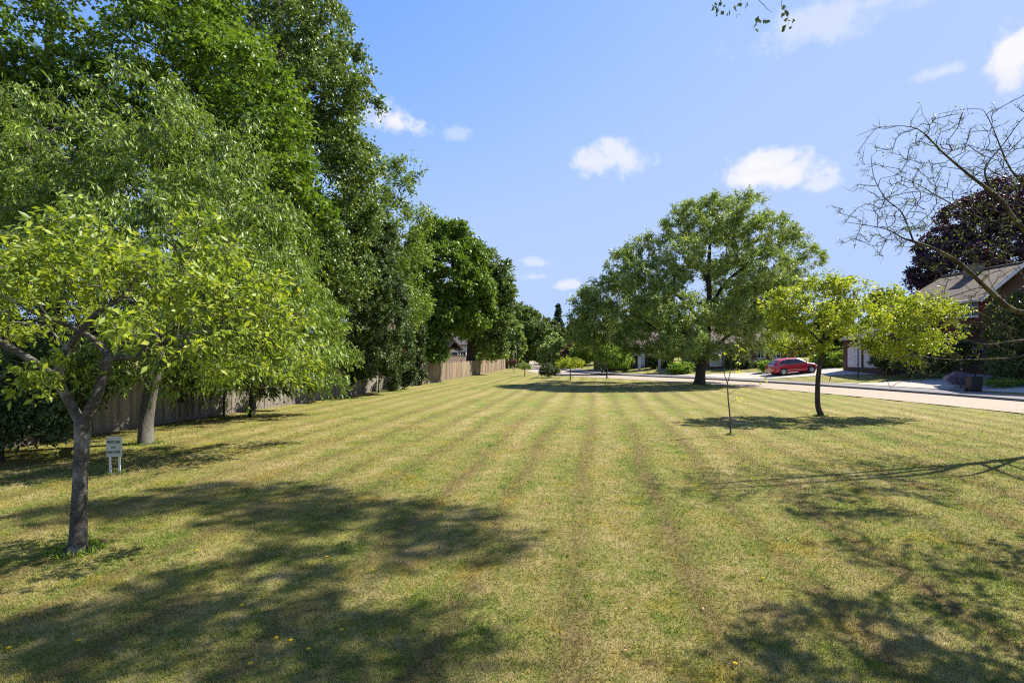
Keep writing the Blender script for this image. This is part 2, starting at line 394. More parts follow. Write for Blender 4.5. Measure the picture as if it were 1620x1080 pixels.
def tree(name, label, cat, base, trunk, limbs=(), lobes=(), ntar=200, leaf='alder', bark='barkB', T=5, Ln=10, twl=.6, ll=.1,
         ratio=.55, seed=1, group=None, minfork=0.5, shell=.55, tip=.012, wmax=3, twig_r=0, droop=.15, hang=.3, flat=1., up=.6,
         out=.6, spread=1., sides=6, trunk_sides=10, z0=None, frac=1., bumpy=.06, pathcost=.3, minw=0, crown='crown', skip=1., curve=.3, jig=.05, rk=.85, fixleaf=True, rs=1.):
    """lobes: (x, y, z, rx, ry, rz, weight) in world metres; trunk: [(x,y,z,r)...] world"""
    rg = np.random.default_rng(seed); rr = random.Random(seed)
    bx, by = base; bz = hz(bx, by) if z0 is None else z0
    B = np.array([bx, by, bz])
    root = empty(name, (bx, by, bz), label, cat, group)
    pos = []; par = []; fixr = []; pl = []; chains = []
    def add_chain(start, pts, rads=None):
        ch = [start] if start is not None else []
        p = start
        for i, q in enumerate(pts):
            q = np.array(q, float)
            pos.append(q); par.append(-1 if p is None else p); fixr.append(0 if rads is None else rads[i]*rs)
            pl.append(0 if p is None else pl[p]+np.linalg.norm(q-pos[p])); p = len(pos)-1; ch.append(p)
        chains.append(ch); return ch
    tp = np.array(trunk, float); sm = catmull(tp, 5) if len(tp) > 1 else tp
    add_chain(None, sm[:, :3], list(sm[:, 3]))
    ntrunk = len(sm)
    for lb in limbs:
        lb = np.array(lb, float); s = catmull(lb, 5)
        dd = [np.linalg.norm(p-s[0, :3]) for p in pos]; st = int(np.argmin(dd))
        add_chain(st, s[1:, :3], list(s[1:, 3]))
    nfix = len(pos)
    # crown targets
    if lobes and ntar:
        lo = np.array(lobes, float); w = lo[:, 6]/lo[:, 6].sum()
        ids = rg.choice(len(lo), ntar, p=w)
        dv = unit(rg.normal(size=(ntar, 3))); rad = np.where(rg.random(ntar) < shell, rg.uniform(.8, 1.0, ntar), rg.random(ntar)**.45)
        Tg = lo[ids, :3]+dv*rad[:, None]*lo[ids, 3:6]
        Tg[:, 2] = np.maximum(Tg[:, 2], bz+.25)
        center = (lo[:, :3]*w[:, None]).sum(0)
        fx = np.array(pos); allowed = np.array([p[2]-bz >= minfork for p in pos])
        dn = np.min(np.linalg.norm(Tg[:, None]-fx[None], axis=2), 1)
        Tg = Tg[np.argsort(dn)]
        buf = np.zeros((nfix+ntar*7, 3)); buf[:nfix] = fx; plb = np.zeros(len(buf)); plb[:nfix] = pl
        ok = np.zeros(len(buf), bool); ok[:nfix] = allowed
        db = np.zeros((len(buf), 3)); 
        for i in range(nfix):
            p = par[i]; db[i] = unit(buf[i]-buf[p]) if p >= 0 else (0, 0, 1)
        nn = nfix
        for tg in Tg:
            v = tg-buf[:nn]; dist = np.linalg.norm(v, axis=1)
            cs = (v*db[:nn]).sum(1)/np.maximum(dist, 1e-6)
            cost = dist*(1+.35*np.clip(-cs, 0, 1))+pathcost*plb[:nn]+np.where(ok[:nn], 0, 1e6)+.15*np.clip(-v[:, 2], 0, 9)
            st = int(np.argmin(cost)); D = dist[st]
            m = max(2, min(6, int(D/.5)+1))
            c = buf[st]+db[st]*D*curve+v[st]*.15; c[2] += D*.06
            t = np.linspace(0, 1, m+1)[1:, None]
            pts = (1-t)**2*buf[st]+2*t*(1-t)*(c+ (buf[st]*0))+t*t*tg
            pts[:-1] += rg.normal(size=(m-1, 3))*D*jig
            ch = [st]; p = st
            for q in pts:
                buf[nn] = q; plb[nn] = plb[p]+np.linalg.norm(q-buf[p]); ok[nn] = True; db[nn] = unit(q-buf[p])
                pos.append(q); par.append(p); fixr.append(0); p = nn; ch.append(nn); nn += 1
            chains.append(ch)
    else:
        center = np.array(pos).mean(0); nn = nfix
    pos = np.array(pos); n = len(pos); wgt = np.zeros(n)
    kids = np.zeros(n, int)
    for i in range(n):
        if par[i] >= 0: kids[par[i]] += 1
    for i in range(n-1, -1, -1):
        if kids[i] == 0: wgt[i] = 1
        if par[i] >= 0: wgt[par[i]] += wgt[i]
    r0 = trunk[-1][3]*rs; wt = max(wgt[ntrunk-1], wgt[0]*.3)
    rad = np.maximum(tip, r0*(wgt/wt)**.5*rk)
    for i in range(n):
        if fixr[i] > 0: rad[i] = fixr[i]
        elif par[i] >= 0: rad[i] = min(rad[i], rad[par[i]]*.9 if fixr[par[i]] else rad[par[i]])
    loc = pos-B
    mb = MB()
    for ci, ch in enumerate(chains):
        if ci == 0:
            mb.tube(loc[ch], [rad[i]*(1.0) for i in ch], trunk_sides, True, bumpy, rr); continue
        if max(wgt[i] for i in ch[1:]) < minw: continue
        rs = [rad[i] for i in ch]; rs[0] = min(rs[0], rs[1]*1.15)
        if kids[ch[-1]] == 0: rs[-1] *= .4
        mb.tube(loc[ch], rs, sides if rs[1] > .03 else 4, False)
    V = np.array(mb.v); 
    me_parts = [(mb.v, mb.f)]
    # leaf sprays on the thin ends
    sel = np.array([i for i in range(n) if wgt[i] <= wmax and i >= ntrunk and (fixr[i] == 0 or (fixleaf and fixr[i] < tip*2.5))], int)
    if frac < 1 and len(sel): sel = sel[rg.random(len(sel)) < frac]
    if len(sel):
        dirs = np.array([unit(pos[i]-pos[par[i]]) for i in sel])
        P, A, S, Nn, L, W, r, tw = sprays(rg, loc[sel], dirs, center-B, T, Ln, twl, ll, ratio, droop, hang, flat, up, out, spread)
        if skip < 1:
            k = rg.random(len(P)) < skip; P, A, S, Nn, L, W, r = P[k], A[k], S[k], Nn[k], L[k], W[k], r[k]
        if twig_r:
            a, b = tw; q = len(a); dd = unit(b-a); u1 = unit(np.cross(dd, np.array([.3, .9, .2]))); u2 = np.cross(dd, u1)
            mid = (a+b)/2; mid[:, 2] += droop*.25*np.linalg.norm(b-a, axis=1)
            VV = np.stack([a+u1*twig_r, a-u1*twig_r*.5+u2*twig_r*.87, a-u1*twig_r*.5-u2*twig_r*.87,
                           mid+u1*twig_r*.7, mid-u1*twig_r*.35+u2*twig_r*.6, mid-u1*twig_r*.35-u2*twig_r*.6, b], 1).reshape(-1, 3)
            base_i = np.arange(q)[:, None]*7+len(mb.v)
            quads = []
            for i0, i1 in ((0, 1), (1, 2), (2, 0)):
                quads.append(base_i+np.array([[i0, i1, i1+3, i0+3]]))
            qs = np.concatenate(quads); ts = np.concatenate([base_i+np.array([[x, y, 6]]) for x, y in ((3, 4), (4, 5), (5, 3))])
            allv = np.concatenate([np.array(mb.v), VV])
            me = bpy.data.meshes.new('trunk'); me.from_pydata(allv.tolist(), [], mb.f+qs.tolist()+ts.tolist())
        else:
            me = bpy.data.meshes.new('trunk'); me.from_pydata([tuple(v) for v in mb.v], [], mb.f)
        link(crown, leaves_mesh(crown, P, A, S, Nn, L, W, r), root, LM[leaf])
        root['_n'] = len(P); del root['_n']
    else:
        me = bpy.data.meshes.new('trunk'); me.from_pydata([tuple(v) for v in mb.v], [], mb.f)
    me.polygons.foreach_set('use_smooth', np.ones(len(me.polygons), bool)); me.update()
    link('trunk' if crown == 'crown' else 'stem', me, root, M[bark])
    return root

def lob(px, py, Y, rpx, rpy=None, ry=None, w=None):
    """a crown lobe seen at a photo pixel, standing Y metres out, radius given in photo pixels"""
    rpy = rpy or rpx; rx = rpx*Y/F; rz = rpy*Y/F; ry = ry or rx
    return (X(px, Y), Y, Z(py, Y), rx, ry, rz, w if w else rpx*rpy)
def tr(px, py, Y, r): return (X(px, Y), Y, Z(py, Y), r)
def ground_tree(px, Y): return (X(px, Y), Y)

def bush(name, label, cat, lobes, leaf='dgreen', n=60, ll=.08, ratio=.6, seed=1, group=None, T=5, Ln=10, twl=.35, **kw):
    lo = np.array(lobes); w = lo[:, 3]; bx = float((lo[:, 0]*w).sum()/w.sum()); by = float((lo[:, 1]*w).sum()/w.sum())
    g = hz(bx, by); top = float(lo[:, 2].max())
    return tree(name, label, cat, (bx, by), [(bx, by, g-.03, .05), (bx, by, g+max(.12, (top-g)*.4), .035)], (), lobes, n, leaf,
                'barkB', T, Ln, twl, ll, ratio, seed, group, minfork=.02, shell=.6, tip=.008, minw=2, crown='foliage', sides=4, trunk_sides=6, **kw)

# ================================================================== SETTING
def sheet(name, xs, ys, zf, mat, kind='structure'):
    Xg, Yg = np.meshgrid(xs, ys); Zg = zf(Xg.ravel(), Yg.ravel())
    V = np.stack([Xg.ravel(), Yg.ravel(), Zg], 1); nx = len(xs); ny = len(ys)
    i = np.arange(ny-1)[:, None]*nx+np.arange(nx-1)[None]; i = i.ravel()
    o = link(name, np_mesh(name, V, np.stack([i, i+1, i+nx+1, i+nx], 1), 4), None, mat)
    return tag(o, kind=kind)
def graded(a, b, lo, hi, st, n):
    mid = np.arange(lo, hi+st/2, st)
    left = lo-(np.linspace(0, 1, n)[1:]**3)*(lo-a); right = hi+(np.linspace(0, 1, n)[1:]**3)*(b-hi)
    return np.concatenate([left[::-1], mid, right])
sheet('ground', graded(-700, 700, -16, 60, .4, 20), graded(-300, 1100, -30, 130, .4, 20), hgt, M['grass'])

def ribbon(name, line, o0, o1, zs, mat, label=None, kind='structure', thick=0):
    """strip between offsets o0..o1 (house side positive) of a line; zs = z values at the two edges"""
    L = np.array(line); T = np.gradient(L, axis=0); T /= np.linalg.norm(T, axis=1)[:, None]; Nn = np.stack([T[:, 1], -T[:, 0]], 1)
    k = 6; V = []
    offs = list(np.linspace(o0, o1, k)); zz = list(np.linspace(zs[0], zs[1], k))
    if thick: offs = [o0]+offs; zz = [zs[0]-thick]+zz
    n = len(L)
    for o, z in zip(offs, zz): V.append(np.concatenate([L+Nn*o, np.full((n, 1), z)], 1))
    V = np.concatenate(V); m = len(offs)
    i = (np.arange(m-1)[:, None]*n+np.arange(n-1)[None]).ravel()
    ob = link(name, np_mesh(name, V, np.stack([i, i+1, i+n+1, i+n], 1), 4), None, mat)
    return tag(ob, kind=kind)
rl = catmull(KERB[::4], 5)
ribbon('road', rl, -ROADW, 0.02, (0.004, 0.012), M['road'])
ribbon('pavement', rl, 0.12, PAVEW, (0.13, 0.15), M['tarmac'])
ribbon('kerb', rl, 0.0, 0.125, (0.132, 0.136), M['kerb'], thick=.13)

def drape(name, poly, off, mat):
    """sheet laid over the ground, cut to a polygon given by two edges (lists of the same length)"""
    a = catmull(poly[0], 10); b = catmull(poly[1], 10); m = 14
    V = [];
    for t in np.linspace(0, 1, m):
        p = a*(1-t)+b*t; V.append(np.concatenate([p, (np.maximum(hgt(p[:, 0], p[:, 1]), .145)+off)[:, None]], 1))
    n = len(a); i = (np.arange(m-1)[:, None]*n+np.arange(n-1)[None]).ravel()
    o = link(name, np_mesh(name, np.concatenate(V), np.stack([i, i+n, i+n+1, i+1], 1), 4), None, mat)
    return tag(o, kind='structure')
# driveway to the red car and the white garage, and the nearer one
drape('driveway', ([(16.6, 55.2), (22.0, 52.5), (26.5, 50.6), (31.0, 49.4)], [(21.6, 46.2), (24.4, 45.6), (27.4, 44.8), (31.0, 42.0)]), .03, M['drive'])
drape('driveway', ([(25.0, 40.2), (27.0, 38.3), (30.6, 37.5), (34.2, 37.8)], [(28.7, 28.6), (29.6, 29.4), (31.5, 31.0), (34.2, 32.2)]), .03, M['drive'])

# grass blades of the near lawn
def blades():
    rg = np.random.default_rng(5); n = 620000
    y = np.exp(rg.uniform(np.log(2.7), np.log(24), n)); x = rg.uniform(-1.09, 1.09, n)*(y+.6)
    kp = rg.random(n) < np.clip((24-y)/13, 0, 1)**1.2; y = y[kp]; x = x[kp]; n = len(y)
    hgtn = .026+.012*rg.random(n); w = .0028+.0010*y*rg.uniform(.6, 1.2, n); hgtn *= (1+.012*y)
    az = rg.uniform(0, 2*np.pi, n); lean = rg.uniform(.3, 1.5, n)*hgtn*.9; az2 = az+rg.uniform(-.6, .6, n)
    V = np.zeros((n, 3, 3))
    V[:, 0, 0] = x-np.sin(az)*w*.5; V[:, 0, 1] = y+np.cos(az)*w*.5; V[:, 1, 0] = x+np.sin(az)*w*.5; V[:, 1, 1] = y-np.cos(az)*w*.5
    V[:, 2, 0] = x+np.cos(az2)*lean; V[:, 2, 1] = y+np.sin(az2)*lean; V[:, 2, 2] = hgtn*rg.uniform(.5, 1.1, n)
    V[:, :2, 2] = -.003
    r = rg.random(n)
    o = link('lawn_grass', np_mesh('lawn_grass', V.reshape(-1, 3), np.arange(n*3).reshape(-1, 3), 3, np.repeat(r, 3)), None, M['blade'])
    tag(o, 'short mown grass of the near lawn, patchy green and straw', 'grass', kind='stuff')
blades()

def tufts():
    rg = np.random.default_rng(12); cx = []; h = []
    for px, py, r, n in ((122, 872, .17, 260), (230, 702, .27, 260), (1298, 658, .15, 200), (1107, 608, .55, 420), (1156, 688, .06, 90), (180, 749, .12, 90), (960, 598, .1, 60)):
        x, y = G(px, py); a = rg.uniform(0, 2*np.pi, n); rr = r*rg.uniform(.9, 1.6, n)
        cx.append(np.stack([x+np.cos(a)*rr, y+np.sin(a)*rr], 1)); h.append(rg.uniform(.04, .11, n))
    for k in range(330):
        y = math.exp(rg.uniform(math.log(3.2), math.log(16))); x = rg.uniform(-1, 1)*y; n = 26
        cx.append(np.array([x, y])+rg.normal(size=(n, 2))*rg.uniform(.02, .06)); h.append(rg.uniform(.02, .05, n))
    p = np.concatenate(cx); h = np.concatenate(h); n = len(p)
    P = np.concatenate([p, np.zeros((n, 1))], 1); A = unit(np.concatenate([rg.normal(size=(n, 2))*.7, np.ones((n, 1))], 1)); S = unit(np.cross(rg.normal(size=(n, 3)), A)); N = np.cross(A, S)
    o = link('grass_tufts', leaves_mesh('grass_tufts', P, A, S, N, h, h*.16+.002, rg.random(n)), None, LM['maple'])
    tag(o, 'greener tufts and weeds standing in the lawn and round the trunks', 'grass', kind='stuff')
# dandelions and dry leaves
def dandelions():
    mb = MB()
    for k in range(14):
        a = 2*math.pi*k/14
        for rr_, h in ((.016, .002), (.009, .006)):
            c, s = math.cos(a+h*50), math.sin(a+h*50)
            mb.add([(0, 0, .034), (c*rr_-s*.004, s*rr_+c*.004, .036+h), (c*rr_*1.15, s*rr_*1.15, .035+h), (c*rr_+s*.004, s*rr_-c*.004, .036+h)], [(0, 1, 2, 3)])
    mb.lathe([(.007, .028), (.01, .034), (.006, .042)], 8)
    P = [(328, 898), (383, 962), (437, 1014), (460, 1018), (396, 1055), (488, 1032), (212, 778), (517, 884), (125, 1018), (312, 874), (1207, 918), (1163, 1055), (590, 905), (430, 700), (14, 1030), (540, 1001)]
    first = None
    for px, py in P:
        x, y = G(px, py)
        if first is None:
            first = empty('dandelion', (x, y, 0), 'small yellow dandelion flower in the mown lawn', 'flower', 'dandelions in the lawn')
            mb.build('flower_head', M['yellow'], first)
            MB().tube([(0, 0, -.005), (.002, 0, .03)], .0018, 5).build('stalk', M['blade'], first); r = first
            r.scale = (.95,)*3
        else:
            r = first.copy(); C.objects.link(r); r.location = (x, y, 0); r.rotation_euler = (0, 0, x*7)
            for ch in list(first.children):
                c = ch.copy(); C.objects.link(c); c.parent = r
    # dry leaves
    mb = MB(); V = []; n = 9
    for k in range(n):
        t = k/(n-1); w = math.sin(math.pi*min(t*1.1, 1))*.016
        V += [(t*.05-.025, -w, .02+.012*math.sin(t*3)), (t*.05-.025, 0, .012+.012*math.sin(t*3)), (t*.05-.025, w, .022+.01*math.sin(t*3+1))]
    mb.add(V, [(3*i+j, 3*i+j+1, 3*i+j+4, 3*i+j+3) for i in range(n-1) for j in range(2)])
    proto = None
    for px, py, a in [(990, 966, .4), (899, 880, 2), (1143, 884, 1), (1248, 855, 3), (1114, 966, 4), (990, 1031, 5), (832, 838, 1.4), (701, 1005, 2.2), (1262, 1018, 3.3), (1405, 863, .2)]:
        x, y = G(px, py)
        o = mb.build('dry_leaf', M['deadleaf']) if proto is None else proto.copy()
        if proto is None: proto = o; tag(o, 'curled dry brown leaf lying on the lawn', 'leaf', 'dry leaves on the lawn')
        else: C.objects.link(o)
        o.location = (x, y, 0); o.rotation_euler = (0.1, .1, a)
dandelions()
LATE_TUFTS = True
def mulch(px, py, r, label, seed):
    x, y = G(px, py); rg = random.Random(seed); mb = MB(); n = 18
    V = [(0, 0, .03)]+[(math.cos(6.283*k/n)*r*rg.uniform(.7, 1.15), math.sin(6.283*k/n)*r*rg.uniform(.7, 1.15), .002) for k in range(n)]
    mb.add(V, [(0, 1+k, 1+(k+1) % n) for k in range(n)])
    o = mb.build('soil_patch', M['soil']); o.location = (x, y, 0); tag(o, label, 'soil', kind='structure')
mulch(124, 872, .24, 'bare soil at the foot of the near forked tree', 1)
mulch(176, 750, .2, 'bare soil under the sign', 2)
mulch(1155, 688, .2, 'bare soil round the bare sapling', 3)

# ================================================================== FENCE
def fence():
    line = catmull([(-14.2, 4), (-13.4, 9), (-12.7, 14), (-11.6, 20), (-10.2, 26), (-8.3, 36), (-6.5, 44), (-4.6, 56), (-2.6, 68), (-1.0, 79)], 30)
    s = np.concatenate([[0], np.cumsum(np.linalg.norm(np.diff(line, axis=0), axis=1))]); tot = s[-1]
    at = lambda d: np.array([np.interp(d, s, line[:, 0]), np.interp(d, s, line[:, 1])])
    p0 = at(0)
    root = empty('fence', (p0[0], p0[1], 0), 'long close boarded wooden fence down the left side of the green', 'fence')
    rg = random.Random(3); pw = 1.9; n = int(tot/pw)
    m1 = fence_mat('weathered_fence_boards', [(.2, (.13, .11, .085)), (.5, (.25, .22, .18)), (.8, (.36, .325, .27))])
    m2 = fence_mat('tan_fence_boards', [(.2, (.17, .125, .085)), (.5, (.28, .21, .145)), (.8, (.36, .275, .19))])
    m3 = fence_mat('orange_fence_boards', [(.2, (.22, .15, .095)), (.5, (.33, .235, .155)), (.8, (.4, .3, .2))])
    protos = {}
    def panel(kind, var):
        mb = MB(); b = 16; w = (pw-.1)/b; r2 = random.Random(kind*10+var)
        for k in range(b):
            mb.cur = r2.random(); z1 = 1.6+r2.uniform(-.012, .012); x = .05+k*w
            mb.add([(x, -.012, .12), (x+w*.98, -.022, .12), (x+w*.98, 0, .12), (x, 0, .12), (x, -.012, z1), (x+w*.98, -.022, z1), (x+w*.98, 0, z1), (x, 0, z1)],
                   [(0,3,2,1),(4,5,6,7),(0,1,5,4),(1,2,6,5),(2,3,7,6),(3,0,4,7)])
        mb.cur = .2; mb.box(.04, pw-.04, .002, .03, .35, .42); mb.box(.04, pw-.04, .002, .03, 1.3, 1.37)
        mb.cur = .4; mb.box(.04, pw-.04, -.03, .02, -.03, .115)
        mb.cur = .7; mb.box(.03, pw-.03, -.03, .02, 1.615, 1.64)
        return mb
    pm = MB(); pm.box(-.05, .05, -.045, .055, -.1, 1.68)
    post0 = None
    for i in range(n):
        a = at(i*pw)-p0; b = at((i+1)*pw)-p0; ang = math.atan2(*(b-a)[::-1])
        Y = at(i*pw)[1]
        kind = 0 if Y < 39 else (2 if i % 5 in (1, 4) else 1)
        key = (kind, i % 3)
        if key not in protos:
            o = panel(*key).build('panel', (m1, m2, m3)[kind], root); protos[key] = o
        else:
            o = protos[key].copy(); C.objects.link(o)
        o.location = (a[0], a[1], rg.uniform(-.03, .03)); o.rotation_euler = (rg.uniform(-.02, .02), 0, ang)
        if post0 is None: post0 = pm.build('post', m1, root); q = post0
        else: q = post0.copy(); C.objects.link(q)
        q.location = (a[0], a[1], 0); q.rotation_euler = (0, 0, ang)
    return at
fence()

# ================================================================== SIGN
def sign():
    x, y = G(180, 749); r = empty('sign', (x, y, 0), 'small upright grey-green notice board on two white legs beside the near forked tree', 'sign', rz=R(16))
    mb = MB(); mb.box(-.125, .125, -.01, .01, .34, .73); mb.build('board', M['signboard'], r, bevel=.003)
    mb = MB(); mb.box(-.13, .13, -.018, .014, .73, .745); mb.box(.125, .14, -.018, .014, .33, .745); mb.build('board_edge', plain('sign_edge', (.6, .6, .5), .5), r)
    for sx in (-.07, .09):
        MB().box(sx-.017, sx+.017, .011, .035, -.1, .6 if sx < 0 else .6).build('leg', M['white'], r)
    for txt, z, s in (('PRIVATE LAND', .635, .052), ('NO', .53, .05), ('PUBLIC ACCESS', .435, .046)):
        cu = bpy.data.curves.new('lettering', 'FONT'); cu.body = txt; cu.size = s; cu.align_x = 'CENTER'; cu.align_y = 'CENTER'; cu.extrude = .001; cu.offset = .0022
        o = bpy.data.objects.new('lettering', cu); C.objects.link(o); bpy.context.view_layer.update()
        me = bpy.data.meshes.new_from_object(o); bpy.data.objects.remove(o)
        w = max(v.co.x for v in me.vertices)-min(v.co.x for v in me.vertices)
        o = link('lettering', me, r, M['signtext']); o.location = (0, -.0115, z); o.rotation_euler = (R(90), 0, 0)
        k = min(1, .225/w); o.scale = (k, 1.35 if len(txt) > 3 else 1, 1)
sign()

# ================================================================== CAR
def car():
    x0, y0 = 26.3, 48.0; zr = hz(x0-1.3, y0)+.03; zf = hz(x0+1.3, y0)+.03
    r = empty('parked_car', (x0, y0, (zr+zf)/2), 'red five door hatchback parked on the pale driveway in front of the white garage', 'car')
    r.rotation_euler = (0, -math.atan2(zf-zr, 2.6), 0)
    # stations: x, bottom, belt z, top z, half width low, half width belt, half width top
    S = [(-2.1, .42, .62, .66, .62, .66, .6), (-2.05, .28, .8, .86, .76, .78, .7), (-1.95, .24, .9, .98, .82, .83, .74), (-1.72, .22, .93, 1.24, .86, .86, .66),
         (-1.5, .2, .92, 1.41, .87, .87, .6), (-1.0, .2, .91, 1.475, .875, .875, .6), (-.3, .2, .9, 1.49, .875, .875, .6), (.25, .2, .89, 1.465, .875, .875, .6),
         (.55, .2, .885, 1.36, .875, .872, .61), (.85, .2, .88, 1.17, .87, .865, .65), (1.12, .2, .875, .99, .868, .86, .7), (1.4, .2, .83, .93, .865, .84, .7), (1.75, .22, .76, .86, .84, .79, .62), (1.98, .26, .66, .74, .76, .72, .5), (2.07, .34, .52, .58, .62, .6, .42)]
    xs = [s[0] for s in S]
    def hw(x, z):
        zb, zm, zt, wl, wb, wt = [np.interp(x, xs, [s[k] for s in S]) for k in range(1, 7)]
        if z <= zm: return np.interp(z, [zb, zb+.2, zm], [wl*.94, wl, wb])
        return np.interp(z, [zm, zt], [wb, wt])
    V = []; n = 0
    xx = list(np.linspace(-2.1, -1.5, 9))+list(np.linspace(-1.3, 2.07, 22)); xx = sorted(set(xx+xs))
    for x in xx:
        zb, zm, zt, wl, wb, wt = [float(np.interp(x, xs, [s[k] for s in S])) for k in range(1, 7)]
        half = [(wl*.7, zb-.01), (wl*.94, zb), (wl, zb+.2), (wb+.01, (zb+.2+zm)/2), (wb, zm), ((wb*.55+wt*.45), zm*.55+zt*.45), (wt, zt-.03), (wt*.85, zt), (wt*.4, zt+.02)]
        ring = [(x, y, z) for y, z in half]+[(x, -y, z) for y, z in reversed(half)]; n = len(ring); V += ring
    m = len(xx)
    mb = MB(); mb.add(V, [(i*n+k, i*n+(k+1) % n, (i+1)*n+(k+1) % n, (i+1)*n+k) for i in range(m-1) for k in range(n)]+[tuple(range(n)), tuple((m-1)*n+k for k in range(n))])
    mb.build('body', M['red'], r, True)
    # windows (proud of the skin by 6 mm)
    def side(poly, s, name, mat, out=.008, parent=r):
        mb = MB(); P = []
        # triangulate as a fan on a fine strip
        xs_ = np.linspace(min(p[0] for p in poly), max(p[0] for p in poly), 8)
        top = [p for p in poly[:len(poly)//2]]; bot = [p for p in poly[len(poly)//2:]][::-1]
        tx = [p[0] for p in top]; tz = [p[1] for p in top]; bxx = [p[0] for p in bot]; bz = [p[1] for p in bot]
        for x in xs_:
            a = float(np.interp(x, tx, tz)); b = float(np.interp(x, bxx, bz))
            for t in (0, .5, 1):
                z = b+(a-b)*t; P.append((x, s*(hw(x, z)+out), z))
        mb.add(P, [(3*i+j, 3*i+j+1, 3*i+j+4, 3*i+j+3) for i in range(7) for j in range(2)])
        o = mb.build(name, mat, parent); md = o.modifiers.new('t', 'SOLIDIFY'); md.thickness = .006; md.offset = 0; return o
    for s in (-1, 1):
        side([(-1.42, 1.24), (-1.0, 1.385), (-.98, 1.0), (-1.45, 1.02)], s, 'side_window', M['glass'])
        side([(-.93, 1.39), (-.17, 1.405), (-.17, .965), (-.93, .97)], s, 'side_window', M['glass'])
        side([(-.1, 1.405), (.32, 1.36), (.92, 1.02), (.92, .98), (-.1, .965)][:4]+[(.92, .97), (-.1, .96)], s, 'side_window', M['glass'])
        side([(-.135, .955), (-.115, .955), (-.115, .3), (-.135, .3)], s, 'door_seam', M['trim'], .004)
        side([(.9, .9), (.915, .9), (.915, .35), (.9, .35)], s, 'door_seam', M['trim'], .004)
        side([(-1.0, .9), (-.985, .9), (-.985, .62), (-1.0, .62)], s, 'door_seam', M['trim'], .004)
        side([(-1.0, .56), (.95, .56), (.95, .51), (-1.0, .51)], s, 'side_moulding', M['trim'], .012)
        side([(-.4, .84), (-.22, .84), (-.22, .815), (-.4, .815)], s, 'door_handle', M['red'], .03)
        side([(.6, .84), (.78, .84), (.78, .815), (.6, .815)][:4], s, 'door_handle', M['red'], .03)
        MB().box(.72, .9, s*.88 if s > 0 else -1.04, 1.04 if s > 0 else -.88, .92, 1.05).build('door_mirror', M['red'], r, bevel=.03)
        side([(-2.04, .98), (-1.86, 1.0), (-1.9, .72), (-2.04, .72)], s, 'tail_lamp', M['lampred'], .01)
        side([(1.72, .76), (1.97, .66), (1.97, .56), (1.7, .62)], s, 'headlamp', M['lampw'], .01)
    mb = MB()   # rear screen, windscreen
    def screen(x1, z1, x2, z2, w1, w2, name):
        mb = MB(); dx, dz = (x2-x1), (z2-z1); L = math.hypot(dx, dz); nx, nz = (-dz/L*.02, dx/L*.02)
        if (x1+x2 > 0) != (nx > 0): nx, nz = -nx, -nz
        nz = abs(nz)
        mb.add([(x1+nx, -w1, z1+nz), (x1+nx, w1, z1+nz), (x2+nx, w2, z2+nz), (x2+nx, -w2, z2+nz)], [(0, 1, 2, 3)])
        o = mb.build(name, M['glass'], r); md = o.modifiers.new('t', 'SOLIDIFY'); md.thickness = .012
    screen(-1.92, 1.02, -1.56, 1.385, .68, .56, 'rear_window'); screen(1.08, 1.02, .38, 1.42, .66, .56, 'windscreen')
    for (wx) in (-1.28, 1.32):
        for s in (-1, 1):
            MB().lathe([(.36, s*.5), (.36, s*.884), (.3, s*.886)], 28, Matrix.Translation((wx, 0, .3)) @ Matrix.Rotation(R(-90), 4, 'X')).build('wheel_arch', M['trim'], r)
            w = bpy.data.objects.new('wheel', None); C.objects.link(w); w.parent = r; w.location = (wx, s*.8, .31); w.empty_display_size = .1
            Q = Matrix.Rotation(R(-90), 4, 'X')
            MB().lathe([(.2, -.09), (.29, -.1), (.31, -.06), (.31, .06), (.29, .1), (.2, .105)], 32, Q).build('tyre', M['tyre'], w, True)
            mb = MB(); mb.lathe([(.2, s*.108), (.215, s*.112), (.215, s*.118), (.195, s*.118)], 32, Q)
            mb.lathe([(.06, s*.1), (.06, s*.13), (.03, s*.135)], 16, Q)
            for k in range(5):
                a = 2*math.pi*k/5+.3; c, s_ = math.cos(a), math.sin(a); yy = s*.112; y2 = s*.124
                q = [(c*.04-s_*.035, s_*.04+c*.035), (c*.2-s_*.05, s_*.2+c*.05), (c*.2+s_*.05, s_*.2-c*.05), (c*.04+s_*.035, s_*.04-c*.035)]
                mb.add([(u, yy, v) for u, v in q]+[(u, y2, v) for u, v in q], [(0,1,2,3),(4,5,6,7),(0,1,5,4),(1,2,6,5),(2,3,7,6),(3,0,4,7)])
            mb.build('rim', M['rim'], w)
    MB().box(-2.135, -2.06, -.7, .7, .36, .56).build('rear_bumper', M['red'], r, bevel=.03)
    MB().box(2.03, 2.1, -.6, .6, .3, .5).build('front_bumper', M['red'], r, bevel=.03)
    MB().box(-2.13, -2.1, -.26, .26, .62, .73).build('number_plate', plain('plate', (.7, .6, .1), .4), r)
car()

